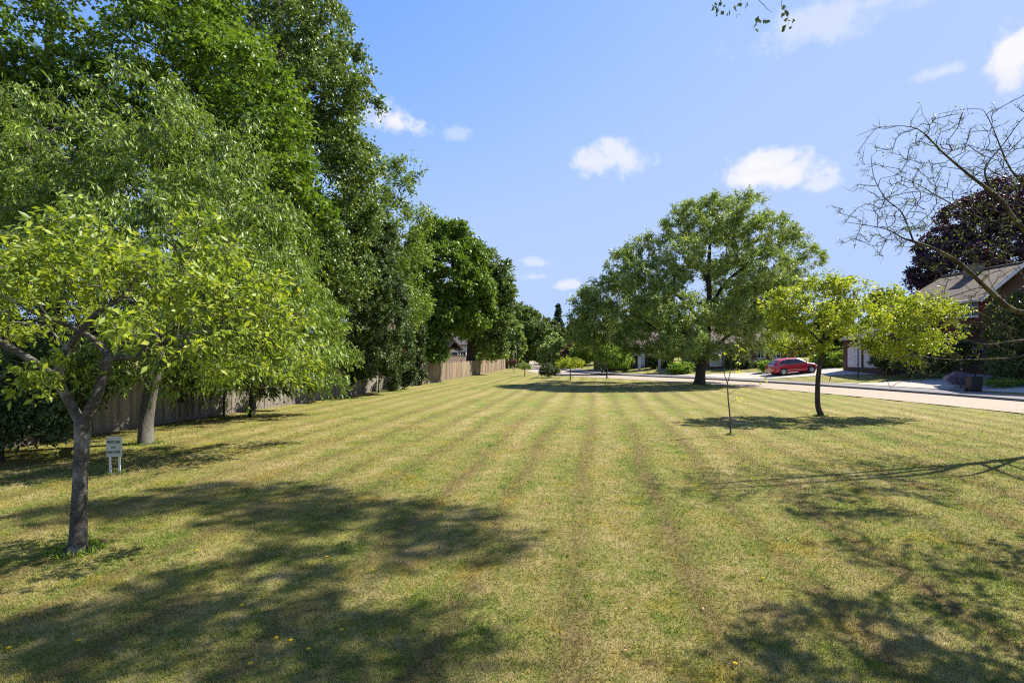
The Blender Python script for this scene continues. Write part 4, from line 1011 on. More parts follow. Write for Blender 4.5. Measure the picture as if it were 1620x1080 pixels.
def golden():
    x, y = G(1298, 658); Y = y
    lobes = [lob(1240, 478, 19.5, 32, 24, 1), lob(1275, 500, 19, 40, 28, 1.2), lob(1300, 458, 20, 38, 24, 1), lob(1345, 470, 20, 38, 28, 1.2), lob(1345, 505, 18.8, 45, 26, 1.2), lob(1400, 490, 19.5, 45, 34, 1.4), lob(1450, 482, 20, 36, 26, 1.2), lob(1485, 500, 20, 30, 26, 1),
             lob(1440, 525, 19.5, 45, 26, 1.2), lob(1395, 540, 19, 30, 18, .8), lob(1445, 555, 19.2, 28, 16, .8), lob(1245, 530, 19.8, 28, 24, .9), lob(1270, 548, 20, 34, 8, .9), lob(1495, 530, 20, 18, 20, .7), lob(1310, 530, 20, 30, 16, .9)]
    tree('golden_tree', 'small golden green tree with a bent dark trunk in front of the red car', 'tree', (x, y),
         [(x, y, -.06, .17), (x+.02, y, .05, .13), (x-.1, y, .45, .105), tr(1294, 600, Y, .095), tr(1299, 565, Y, .09), tr(1301, 550, Y, .085), tr(1305, 520, Y, .05), tr(1312, 490, Y, .02)],
         [[tr(1300, 560, Y, .055), tr(1280, 552, Y, .045), tr(1255, 552, Y, .035), tr(1232, 545, Y, .02)],
          [tr(1301, 555, Y, .06), tr(1325, 552, Y-.1, .05), tr(1348, 546, Y-.2, .042), tr(1385, 530, Y-.2, .03), tr(1430, 515, Y-.2, .02)],
          [tr(1302, 545, Y, .055), tr(1275, 515, Y, .04), tr(1258, 490, Y, .025)],
          [tr(1303, 540, Y, .055), tr(1340, 510, Y, .04), tr(1370, 480, Y, .025)]],
         lobes, 480, 'gold', 'barkB', 4, 9, .36, .105, .58, 32, rk=.6, rs=.9, minfork=1.9, tip=.006, twig_r=.003, flat=.6, up=.9, trunk_sides=14, sides=7)
golden()
def leaf_clusters(root, base, spots, leaf, ll, ratio, seed, name='leaves', n=7, sp=.06, hang=.5):
    rg = np.random.default_rng(seed); P = np.repeat(np.array(spots), n, 0)-np.array(base); P = P+rg.normal(size=P.shape)*sp
    A = rg.normal(size=P.shape); A[:, 2] -= hang; A = unit(A); Nn = rg.normal(size=P.shape); Nn[:, 2] += .5; S = unit(np.cross(Nn, A)); Nn = np.cross(A, S)
    L = ll*rg.uniform(.6, 1.3, len(P))
    return link(name, leaves_mesh(name, P, A, S, Nn, L, L*ratio, rg.uniform(.5, 1, len(P))), root, LM[leaf])
def sapling():
    x, y = G(1156, 688); Y = y
    T_ = [[(x, y, -.03, .03), tr(1155, 660, Y, .024), tr(1152, 630, Y, .021), tr(1151, 605, Y, .019)]]
    br = [[tr(1151, 607, Y, .014), tr(1146, 590, Y, .011), tr(1145, 565, Y, .009), tr(1143, 541, Y, .007), tr(1134, 533, Y, .004)],
          [tr(1151, 606, Y, .014), tr(1156, 585, Y, .011), tr(1160, 560, Y, .009), tr(1163, 540, Y, .008), tr(1163, 515, Y, .006), tr(1167, 505, Y, .004)],
          [tr(1165, 512, Y, .005), tr(1175, 503, Y+.05, .003)],
          [tr(1145, 562, Y, .007), tr(1134, 552, Y, .004)], [tr(1145, 575, Y, .006), tr(1138, 563, Y, .004)],
          [tr(1153, 624, Y, .008), tr(1168, 614, Y, .005), tr(1190, 606, Y, .003)], [tr(1153, 641, Y, .007), tr(1160, 633, Y, .004)],
          [tr(1160, 560, Y, .006), tr(1170, 552, Y, .004)]]
    r = tree('sapling', 'thin nearly bare sapling with a few yellow green leaves in the open lawn', 'sapling', (x, y), T_[0], br, ntar=0, tip=.003, bark='barkG', sides=6, trunk_sides=8, frac=0, bumpy=.03)
    def pts(*q): return [(X(a, Y), Y+random.Random(a*b).uniform(-.1, .1), Z(b, Y)) for a, b in q]
    leaf_clusters(r, (x, y, 0), pts((1165, 547), (1172, 550), (1177, 553), (1163, 562), (1160, 568), (1170, 572), (1155, 586), (1165, 584), (1205, 597), (1211, 601), (1200, 604), (1164, 630), (1170, 634), (1176, 632), (1138, 562), (1173, 625), (1146, 556)), 'gold', .1, .42, 5, n=5, sp=.035)
sapling()

# leafless thorn tree on the right edge
def thorn():
    x, y = 13.7, 12.6
    def p(px, py, Yd, r): return tr(px, py, Yd*1.5, max(r*.95, .0055))
    trunk = [(x, y, -.1, .2), (x, y, .1, .15), (x-.05, y, 1.2, .135), (x-.2, y-.05, 2.4, .12), (x-.5, y-.1, 3.8, .09), (x-.7, y-.1, 5.4, .06), (x-.9, y, 7.4, .02)]
    limbs = [[(x-.2, y, 2.8, .085), p(1640, 500, 8.2, .085), p(1600, 489, 8.1, .075), p(1560, 455, 8, .062), p(1519, 417, 7.9, .05), p(1478, 394, 7.8, .042), p(1445, 382, 7.7, .035), p(1427, 376, 7.7, .02), p(1400, 362, 7.6, .012), p(1330, 350, 7.6, .006)],
             [p(1445, 382, 7.7, .024), p(1427, 337, 7.7, .017), p(1401, 314, 7.6, .013), p(1383, 281, 7.6, .009), p(1378, 248, 7.6, .005)],
             [(x-.5, y-.1, 4.0, .075), p(1650, 400, 8, .075), p(1602, 343, 7.9, .06), p(1581, 314, 7.9, .05), p(1531, 275, 7.8, .035), p(1490, 240, 7.8, .025), p(1451, 204, 7.7, .014), p(1398, 201, 7.7, .008), p(1353, 216, 7.7, .004)],
             [p(1602, 343, 7.9, .04), p(1561, 349, 8.1, .026), p(1490, 314, 8.2, .016), p(1454, 293, 8.3, .01), p(1412, 272, 8.3, .005)],
             [p(1575, 310, 7.9, .03), p(1558, 269, 8, .02), p(1590, 225, 8, .014), p(1614, 192, 8, .01), p(1640, 170, 8, .006)],
             [(x-.7, y-.1, 5.5, .045), p(1640, 300, 8.3, .04), p(1600, 270, 8.4, .028), p(1565, 190, 8.4, .012), p(1545, 172, 8.4, .007), p(1486, 180, 8.4, .004)],
             [(x-.1, y, 1.9, .06), p(1640, 560, 8.1, .05), p(1600, 566, 8, .034), p(1511, 569, 7.9, .022), p(1435, 563, 7.8, .012), p(1407, 578, 7.8, .007), p(1402, 595, 7.8, .005), p(1409, 615, 7.8, .003)],
             [p(1508, 570, 7.9, .016), p(1482, 589, 7.8, .011), p(1458, 602, 7.8, .009), p(1424, 604, 7.8, .007), p(1409, 614, 7.8, .005)],
             [p(1407, 580, 7.8, .006), p(1390, 597, 7.8, .005), p(1350, 607, 7.8, .003)],
             [(x-.1, y, 2.2, .06), p(1650, 540, 7.5, .05), p(1600, 540, 7.3, .03), p(1560, 545, 7.2, .018), p(1520, 535, 7.2, .008)],
             [p(1600, 489, 8.1, .03), p(1560, 455, 8.4, .016), p(1500, 470, 8.4, .012), p(1440, 478, 8.4, .006)],
             [(x-.3, y, 3.6, .06), (x+.7, y-.9, 5.4, .04), (x+1.8, y-1.8, 6.6, .02)], [(x-.1, y, 2.6, .06), (x+.9, y+.6, 4.4, .04), (x+2.2, y+1.2, 5.8, .02)],
             [(x-.2, y, 3.0, .06), (x+.3, y-1.6, 4.4, .04), (x+.4, y-3, 5.4, .02)]]
    lobes = [lob(1400, 330, 11.55, 65, 60, 1.26), lob(1440, 230, 11.70, 80, 45, 1.26), lob(1530, 230, 12.00, 80, 50, 1.54), lob(1500, 310, 12.30, 90, 50, 1.54), lob(1480, 380, 11.85, 80, 40, 1.26), lob(1600, 300, 12.45, 60, 70, 1.68), lob(1390, 370, 11.55, 55, 25, 0.98),
             lob(1560, 400, 12.30, 70, 50, 1.40), lob(1560, 560, 11.55, 60, 22, 1.12), lob(1600, 200, 12.30, 40, 40, 1.40), lob(1450, 575, 11.70, 40, 16, 0.42), lob(1540, 500, 12.45, 60, 40, 1.26), lob(1600, 520, 11.40, 40, 40, 1.12),
             lob(1560, 440, 12.96, 50, 60, 1.68), lob(1590, 330, 13.77, 40, 60, 1.68), (x+1.2, y, 6, 2, 2, 1.6, 5000), (x+.5, y-2, 5.6, 1.8, 1.6, 1.3, 4500), (x, y+1, 7, 1.6, 1.6, 1.1, 3000)]
    tree('thorn_tree', 'almost leafless thorn tree with twisted lichen covered branches reaching in from the right edge', 'tree', (x, y), trunk, limbs, lobes, 1000, 'cherry', 'barkH',
         2, 2, .2, .045, .6, 41, minfork=1.5, tip=.0075, twig_r=.0045, droop=-.1, hang=0, sides=6, trunk_sides=14, wmax=2, skip=.5, jig=.06, rk=.25, rs=.85, fixleaf=False, curve=.3, crown='crown', up=.3, pathcost=.12)
thorn()

# birch standing behind the viewer; its hanging twigs reach into the top of the picture
def birch():
    x, y = 7.5, -1.5
    lobes = [(5.0, 7.6, 9.4, 1.9, .8, .7, 3), (6.9, 7.5, 9.6, 1.0, .8, .7, 1.6), (3.6, 7.2, 9.3, 1.2, .8, .8, 1.8), (6.6, 9.2, 11.0, 1.0, .9, .7, 1.3), (2.4, 5.4, 8.2, 1.4, 1.0, .9, 2),
             (7.5, 2, 11, 2, 2, 2, .5), (7.5, -1.5, 12, 2, 2, 2, .5), (9, 5, 10, 1.5, 1.5, 1.5, .5), (5.2, 4.8, 8.8, 1.4, 1, .9, 1.2),
             (9.4, 11.9, 13.2, 1.5, 1.2, .8, 2.6), (8.6, 13.4, 14.3, .9, .9, .8, 1), (10.3, 11.3, 13.0, .9, 1.0, .7, 1.5), (9.6, 12.8, 14.2, 1.2, 1, .8, 1.5), (7.2, 13.8, 13.9, 1.0, .8, .7, 1.4), (5.6, 13.3, 13.2, 1.0, .8, .6, 1.4), (4.4, 12.3, 12.5, 1.0, .7, .6, 1.4), (8.0, 12.6, 13.6, .9, .7, .6, 1)]
    Y = 6.5
    r = tree('birch_tree', 'birch standing behind the viewpoint with hanging twigs reaching in at the top right', 'tree', (x, y),
         [(x, y, -.1, .3), (x, y, .1, .24), (x-.1, y+.1, 4, .18), (x-.2, y+.5, 8, .13), (x-.1, y+1, 12, .06), (x, y+1.2, 14, .02)],
         [[(x-.15, y+.3, 6, .1), (6.4, 1.4, 7.6, .07), (5.2, 4, 8.6, .045), (4.0, 6.0, 8.4, .025), (3.4, 6.4, 8.0, .008), tr(1200, -20, 6.5, .004), tr(1210, 10, 6.5, .003), tr(1222, 20, 6.5, .002)],
          [(3.5, 6.35, 8.05, .006), tr(1150, -30, 6.4, .004), tr(1140, 0, 6.4, .003), tr(1133, 22, 6.4, .002)],
          [(3.6, 6.3, 8.1, .006), tr(1180, -15, 6.5, .003), tr(1174, 12, 6.5, .002)],
          [(3.6, 6.35, 8.1, .006), tr(1242, -20, 6.6, .004), tr(1236, 8, 6.6, .003), tr(1245, 20, 6.6, .002), tr(1247, 40, 6.6, .002)],
          [(x-.2, y+.5, 8, .09), (6.6, 2.6, 9.4, .06), (6.4, 6, 10.6, .035), (6.6, 8.6, 11.6, .02)],
          [(x-.1, y+1, 12, .06), (8.2, 3.5, 13.4, .05), (8.6, 7, 13.8, .04), (9, 10, 13.7, .03), (9.2, 12, 13.6, .02), (7, 13.4, 13.9, .016), (4.6, 12.3, 12.7, .01)]],
         lobes, 820, 'dgreen', 'barkG', 4, 10, .45, .08, .75, 43, minfork=5, tip=.004, twig_r=.0015, droop=.3, hang=.6, wmax=2, fixleaf=False, rk=.5)
    sp = [(1128, 10), (1133, 24), (1134, 5), (1147, 8), (1157, 11), (1141, 2), (1167, 4), (1174, 7), (1172, 16), (1184, 2), (1202, 24), (1198, 30), (1205, 36), (1211, 32), (1199, 38), (1240, 17), (1244, 14), (1247, 12), (1243, 42), (1246, 48), (1250, 42), (1246, 30), (1139, 8)]
    leaf_clusters(r, (x, y, hz(x, y)), [(X(a, Y), Y+((a*7) % 5-2)*.04, Z(b, Y)) for a, b in sp], 'dgreen', .07, .75, 9, n=2, sp=.015, hang=1.5, name='hanging_leaves')
birch()
# trees out of frame on the right that shade the near lawn
tree('maple_tree', 'leafy maple just outside the right edge shading the near lawn', 'tree', (9.9, 4.2), [(9.9, 4.2, -.1, .25), (9.9, 4.2, .1, .18), (9.9, 4.2, 2.5, .14), (9.8, 4.2, 5, .08), (9.7, 5, 6.6, .04)], (),
     [(8.6, 6.0, 4.9, .9, .9, .8, 2), (7.4, 5.0, 5.0, .8, .7, .7, 1.7), (9.2, 4.6, 5.6, 1.5, 1.3, 1.1, 2), (10.6, 7.4, 4.8, .8, .9, .7, 1.1), (8.0, 3.8, 5.2, 1.2, 1.1, .9, 2), (10.8, 5, 5, 1.3, 1.3, 1, 1), (6.2, 4.2, 4.9, .8, .7, .6, 1), (8.2, 6.4, 7.0, .6, .6, .5, 1), (9.1, 7.0, 7.2, .8, .6, .5, 1.2), (11.2, 8.8, 7.5, .8, .7, .6, 1), (11.9, 10.4, 8.2, .8, .6, .5, .8), (12.9, 11.4, 9.0, .9, .7, .5, .8), (12.6, 11.0, 7.4, .9, .7, .5, .8), (14.5, 12.6, 9, 1.0, .9, .6, .8)], 270,
     'maple', 'barkB', 3, 7, .45, .1, .8, 44, minfork=2.2, tip=.006)

EXPO = 1.15

# ================================================================== BACKGROUND TREES
def bgtree(px, pt, pb, w, Y, leaf, label, seed, name='tree', ntar=None, ll=None, shape='round', group='trees in the background', trunkw=.3, cat='tree', dens=1., pxll=2.7):
    """round tree filling px +- w/2, pt..pb at distance Y"""
    rg = random.Random(seed); lobes = []; h = pb-pt; n = 9 if shape != 'cone' else 16
    for k in range(n):
        t = (k+.5)/n
        if shape == 'cone': ww = w*.5*(1-t*.9); py = pb-h*t; lobes.append(lob(px+rg.uniform(-.15, .15)*ww, py, Y, ww*rg.uniform(.8, 1.05), h*.05, w=ww*20))
        else:
            prof = math.sin(math.pi*min(.95, .12+t*.8))**.7; ww = w*.5*prof; py = pb-h*(.1+.75*t)
            dx = rg.uniform(-.62, .62)*ww; lobes.append(lob(px+dx, py, Y+rg.uniform(-.3, .3)*w*Y/F, max(ww*.55, w*.16), h*rg.uniform(.14, .2)))
    if shape != 'cone':
        lobes.append(lob(px, pt+h*.2, Y, w*.22, h*.18)); lobes.append(lob(px, pt+h*.5, Y, w*.36, h*.3)); lobes.append(lob(px-w*.28, pt+h*.62, Y, w*.2, h*.22)); lobes.append(lob(px+w*.28, pt+h*.6, Y, w*.2, h*.22))
    area = w*h; nt = ntar or int(min(420, 60+area*.05*dens)); l = ll or pxll*Y/F*1.1
    x = X(px, Y); g = hz(x, Y); top = max(q[2] for q in lobes)
    low = min(q[2]-q[5] for q in lobes)-g
    return tree(name, label, cat, (x, Y), [(x, Y, g-.1, trunkw*1.3), (x, Y, g+.2, trunkw), (x, Y, g+(top-g)*.55, trunkw*.55), (x, Y, g+(top-g)*.92, trunkw*.12)], (), lobes, nt, leaf, 'barkB', 5, 10,
                max(.25, w*Y/F*.07), l, .7, seed, group, minfork=max(.2, min(low, (top-g)*.25)), tip=max(.01, Y*.0004), minw=2 if Y > 55 else 0, sides=5, shell=.7, up=.6,
                droop=.25, hang=.4)
BG = [
 (832, 477, 578, 92, 96, 'linden', 'broad dark round topped tree beyond the far end of the fence', 'oak_tree'),
 (806, 500, 582, 50, 88, 'alder', 'mid green tree between the open dark tree and the round topped one', 'broadleaf_tree'),
 (770, 530, 580, 50, 86, 'dgreen', 'low dark tree behind the tan fence panels', 'broadleaf_tree'),
 (868, 500, 575, 52, 112, 'dgreen', 'dark tree left of the pointed conifer', 'broadleaf_tree'),
 (912, 505, 576, 46, 118, 'dgreen', 'dark green tree right of the pointed conifer', 'broadleaf_tree'),
 (880, 528, 586, 58, 84, 'alder', 'lighter green tree in front of the pointed conifer', 'broadleaf_tree'),
 (922, 490, 570, 40, 92, 'linden', 'tall hanging tree just left of the big olive green tree', 'willow_tree'),
 (905, 540, 584, 34, 80, 'russet', 'small russet tree at the bend of the road', 'small_tree'),
 (965, 500, 575, 70, 90, 'dgreen', 'dark tree behind the left side of the big olive green tree', 'broadleaf_tree'),
 (1020, 480, 575, 80, 95, 'linden', 'tall dark tree behind the middle of the big olive green tree', 'broadleaf_tree'),
 (1090, 500, 570, 80, 88, 'dgreen', 'dark tree behind the trunk of the big olive green tree', 'broadleaf_tree'),
 (1165, 480, 565, 90, 92, 'linden', 'dark tree behind the nearly bare sapling', 'broadleaf_tree'),
 (1245, 480, 565, 80, 85, 'dgreen', 'dark tree above the red car', 'broadleaf_tree'),
 (1320, 470, 565, 80, 80, 'linden', 'dark tree behind the golden leaved tree', 'broadleaf_tree'),
 (1400, 455, 565, 80, 75, 'dgreen', 'dark tree left of the copper beech', 'broadleaf_tree'),
 (640, 400, 570, 80, 80, 'dgreen', 'dark tree behind the feathery tree beyond the fence', 'broadleaf_tree'),
 (700, 470, 545, 60, 95, 'linden', 'distant dark tree above the white house', 'broadleaf_tree'),
 (575, 330, 560, 110, 48, 'dgreen', 'dark filler tree behind the ivy covered tree', 'broadleaf_tree'),
 (480, 300, 570, 150, 38, 'ivy', 'dark dense tree beyond the fence behind the cherry', 'broadleaf_tree'),
 (330, 350, 600, 190, 27, 'ivy', 'dense dark tree beyond the fence behind the middle of the cherry', 'broadleaf_tree'),
 (150, 350, 610, 220, 23, 'ivy', 'dense dark tree beyond the fence behind the sign', 'broadleaf_tree'),
 (-30, 250, 620, 240, 20, 'ivy', 'dense dark tree at the left edge beyond the fence', 'broadleaf_tree'),
]
for i, (px, pt, pb, w, Y, lf, lab, nm) in enumerate(BG):
    bgtree(px, pt, pb, w, Y, lf, lab, 60+i, nm, dens=1.4)
bgtree(883, 482, 560, 34, 128, 'conifer', 'single pointed conifer rising above the far trees', 91, 'conifer', shape='cone', ntar=320, pxll=2.0)
# copper beech
big('copper_beech', 'dark purple copper beech rising behind the brick house', 'tree', 1565, 64,
    [lob(1545, 350, 64, 50, 40, 4), lob(1590, 320, 64, 55, 38, 4), lob(1640, 330, 64, 60, 50, 4), lob(1500, 390, 64, 40, 36, 3.5), lob(1475, 425, 64, 28, 26, 2.5), lob(1540, 410, 62, 70, 40, 4), lob(1610, 400, 62, 70, 50, 4), lob(1560, 460, 64, 90, 40, 4), lob(1490, 460, 64, 46, 30, 3)],
    700, 'purple', tw=.7, seed=95, T=6, Ln=12, twl=1.0, ll=.3, ratio=.65, droop=.35, hang=.6, minfork=2.5, tip=.02, flat=.5, shell=.75)

# far woodland closing the horizon
def woodland():
    rg = np.random.default_rng(8); P = []
    for k in range(340):
        a = rg.uniform(-1.25, 1.25); d = rg.uniform(190, 300); x, y = math.sin(a)*d, math.cos(a)*d; h = rg.uniform(7, 12.5); w = rg.uniform(5, 9)
        n = 170; v = unit(rg.normal(size=(n, 3))); P.append(np.array([x, y, h*.5])+v*np.array([w, w, h*.55])*rg.uniform(.75, 1.05, (n, 1)))
    P = np.concatenate(P); P[:, 2] = np.maximum(P[:, 2], .3); n = len(P)
    A = unit(rg.normal(size=P.shape)); S = unit(np.cross(rg.normal(size=P.shape), A)); N = np.cross(A, S); L = rg.uniform(1.2, 2.6, n)
    o = link('far_woodland', leaves_mesh('far_woodland', P, A, S, N, L, L*.8, rg.random(n)), None, LM['dgreen'])
    tag(o, 'far off belt of dark green woodland along the horizon', 'woodland', kind='stuff')
woodland()

# small trees at the far edge of the lawn
def small(px, py, top, w, leaf, label, seed, name='small_tree', ntar=60, ll=.09, trunkw=.045, fork=.4, low=None):
    x, y = G(px, py); Y = y; zt = Z(top, Y); low = low if low is not None else zt*.35
    lobes = [(x, Y, (zt+low)/2, w/2, w/2, (zt-low)/2, 1), (x-w*.2, Y, low+(zt-low)*.4, w*.35, w*.35, (zt-low)*.3, .6), (x+w*.2, Y, low+(zt-low)*.45, w*.35, w*.35, (zt-low)*.3, .6)]
    return tree(name, label, 'tree', (x, Y), [(x, Y, -.05, trunkw*1.2), (x+.02, Y, low*.6, trunkw), (x-.02, Y, low*1.1, trunkw*.8), (x, Y, zt*.8, trunkw*.3)], (), lobes, ntar, leaf, 'barkG', 4, 8, w*.13, ll, .6, seed,
                None, minfork=fork, tip=.006, shell=.5, sides=5)
small(830, 595, 570, 1.5, 'alder', 'thin shrubby young tree near the far end of the fence', 101, ntar=40, ll=.11, fork=.2, low=.7)
small(869, 597, 574, 1.9, 'grey', 'dark rounded bush standing on the lawn near the road bend', 102, name='shrub', ntar=110, ll=.12, fork=.05, low=.1)
small(902, 602, 566, 2.3, 'gold', 'small yellow green tree on a thin stem left of the dark green post', 103, ntar=70, ll=.11, fork=.9, low=1.15)
small(794, 584, 557, 1.9, 'lime', 'yellow green sapling at the far end of the fence', 104, ntar=50, ll=.16, fork=.9, low=1.5)
small(813, 589, 566, 1.4, 'russet', 'small russet sapling at the far end of the fence', 105, ntar=34, ll=.14, fork=.7, low=.9)
def fresh_bush():
    Y = 62; x = X(953, Y)
    tree('fresh_green_tree', 'bright green low tree with fanning stems beyond the road', 'tree', (x, Y), [(x, Y, hz(x, Y)-.1, .22), (x, Y, hz(x, Y)+.5, .16)],
         [[(x, Y, hz(x, Y)+.3, .1), (x-1.1, Y, 2.2, .07), (x-2.2, Y, 3.6, .03)], [(x, Y, hz(x, Y)+.3, .1), (x+1, Y, 2.1, .07), (x+2, Y, 3.2, .03)]],
         [lob(932, 552, 60, 28, 19, 2), lob(958, 560, 59.5, 30, 19, 2), lob(980, 565, 60, 18, 16, 1.5), lob(916, 566, 60.5, 18, 14, 1.5), lob(945, 542, 61, 26, 14, 1.5)], 420, 'fresh', 'barkG', 5, 9, .45, .19, .5, 106, minfork=.3, tip=.012, up=.8, flat=.7)
fresh_bush()
# garden plants on the house side
def gl(px, py, Y, rpx, rpy, ry=None): return lob(px, py, Y, rpx, rpy, ry)
bush('yew_bush', 'large dark green bush at the right edge beside the bin', 'bush', [gl(1608, 560, 32.5, 40, 44, 1.2), gl(1590, 586, 32.0, 30, 22, .8), gl(1635, 540, 32.5, 36, 52, 1.2), gl(1616, 510, 33, 34, 28, 1), gl(1650, 590, 32, 40, 30, 1)], 'dgreen', 420, .1, .6, 121, T=6, Ln=11)
bush('low_hedge_plants', 'low leafy ground plants below the large dark bush at the right edge', 'plant', [gl(1580, 610, 31.4, 18, 7, .5), gl(1605, 614, 31, 24, 8, .5), gl(1640, 616, 30.6, 30, 9, .5)], 'fresh', 110, .08, .6, 122)
bush('lavender_bush', 'lavender clump with mauve flowers beside the black bin', 'plant', [gl(1516, 600, 32.4, 13, 8, .45), gl(1527, 604, 32.2, 10, 8, .4)], 'lav', 130, .08, .2, 123, T=6, up=.1, hang=-1.2, twl=.3)
bush('laurel_bush', 'round green bush between the red car and the garage', 'bush', [gl(1318, 566, 50.6, 24, 18, 1.0), gl(1300, 572, 50.8, 14, 12, .9)], 'fresh', 180, .13, .6, 124)
bush('low_bush', 'small light green bush behind the rear of the red car', 'bush', [gl(1214, 579, 50.5, 12, 6, .7)], 'fresh', 60, .12, .6, 125)
bush('low_bush', 'low round bush on the verge left of the big tree trunk', 'bush', [gl(1068, 581, 56, 9, 5, .7), gl(1084, 580, 56, 12, 6, .8), gl(1077, 583, 55.6, 14, 5, .7)], 'fresh', 100, .14, .6, 126)
bush('garden_shrub', 'dark shrub under the windows of the low brown house', 'bush', [gl(1170, 573, 55.8, 18, 10, .8), gl(1190, 578, 55.6, 20, 8, .8), gl(1160, 562, 56, 12, 14, .8)], 'dgreen', 150, .14, .6, 127)
bush('garden_shrub', 'dark hedge left of the small white framed porch', 'bush', [gl(1040, 572, 63, 18, 12, 1), gl(985, 574, 64, 18, 10, 1.2)], 'dgreen', 140, .16, .6, 128)
bush('garden_shrub', 'dark shrubs along the front wall of the brick house', 'bush', [gl(1400, 568, 41, 20, 12, .8), gl(1440, 572, 39, 26, 12, .8), gl(1480, 575, 37.5, 24, 12, .8)], 'dgreen', 240, .11, .6, 129)
bush('garden_shrub', 'climbing shrub growing up the front wall of the brick house', 'bush', [gl(1535, 545, 36.2, 16, 34, .5), gl(1510, 560, 36.6, 18, 22, .5), gl(1580, 520, 34, 22, 50, .6)], 'dgreen', 240, .1, .6, 130)
x_, Y_ = X(1081, 58.5), 58.5
tree('garden_tree', 'small pale green garden tree with a forked grey stem behind the low round bush', 'tree', (x_, Y_), [(x_, Y_, hz(x_, Y_)-.1, .1), (x_, Y_, 1.7, .08)],
     [[(x_, Y_, 1.7, .07), (x_-.6, Y_, 2.4, .05), (x_-1.3, Y_, 3.0, .02)], [(x_, Y_, 1.7, .07), (x_+.5, Y_, 2.3, .05), (x_+1, Y_, 3.0, .02)]],
     [lob(1068, 554, 58.5, 20, 9, 1), lob(1090, 550, 58.5, 18, 10, 1), lob(1050, 560, 58.5, 12, 8, .8)], 120, 'alder', 'barkG', 5, 9, .35, .14, .6, 131, minfork=1, tip=.01)
bush('garden_shrub', 'tall leafy shrub in front of the brick house window at the right edge', 'bush', [gl(1612, 500, 32.5, 22, 36, .8), gl(1618, 545, 32.5, 24, 30, .7)], 'dgreen', 200, .11, .6, 136)
# left, under the trees
bush('laurel_bush', 'dark laurel bush in the shade at the left edge before the fence', 'bush', [gl(30, 610, 11.4, 75, 70, 1), gl(-40, 580, 11.6, 70, 100, 1), gl(60, 660, 11.2, 40, 35, .6), gl(-20, 660, 11, 60, 35, .6)], 'ivy', 420, .11, .5, 132, T=5, Ln=9)
bush('ivy_growth', 'ivy spilling over the top of the weathered fence', 'ivy', [gl(560, 588, 29.6, 30, 12, .4), gl(600, 580, 31.8, 26, 14, .4), gl(640, 590, 35, 16, 20, .4), gl(622, 598, 33.3, 8, 18, .3)], 'ivy', 260, .12, .85, 133)
bush('garden_bush', 'green bushes showing above the tan fence panels', 'bush', [gl(690, 563, 50, 16, 12, 1), gl(785, 560, 84, 16, 9, 1.2), gl(770, 563, 82, 18, 8, 1.2)], 'fresh', 120, .2, .6, 134)
bush('climbing_plant', 'dark leaves hanging over the shaded fence under the cherry', 'bush', [gl(430, 600, 22, 40, 26, .6), gl(500, 596, 25.5, 34, 20, .6), gl(370, 590, 20, 50, 34, .8), gl(300, 590, 18.3, 50, 36, .8), gl(120, 590, 14.8, 80, 50, .8)], 'ivy', 480, .11, .7, 135, T=5, Ln=9)

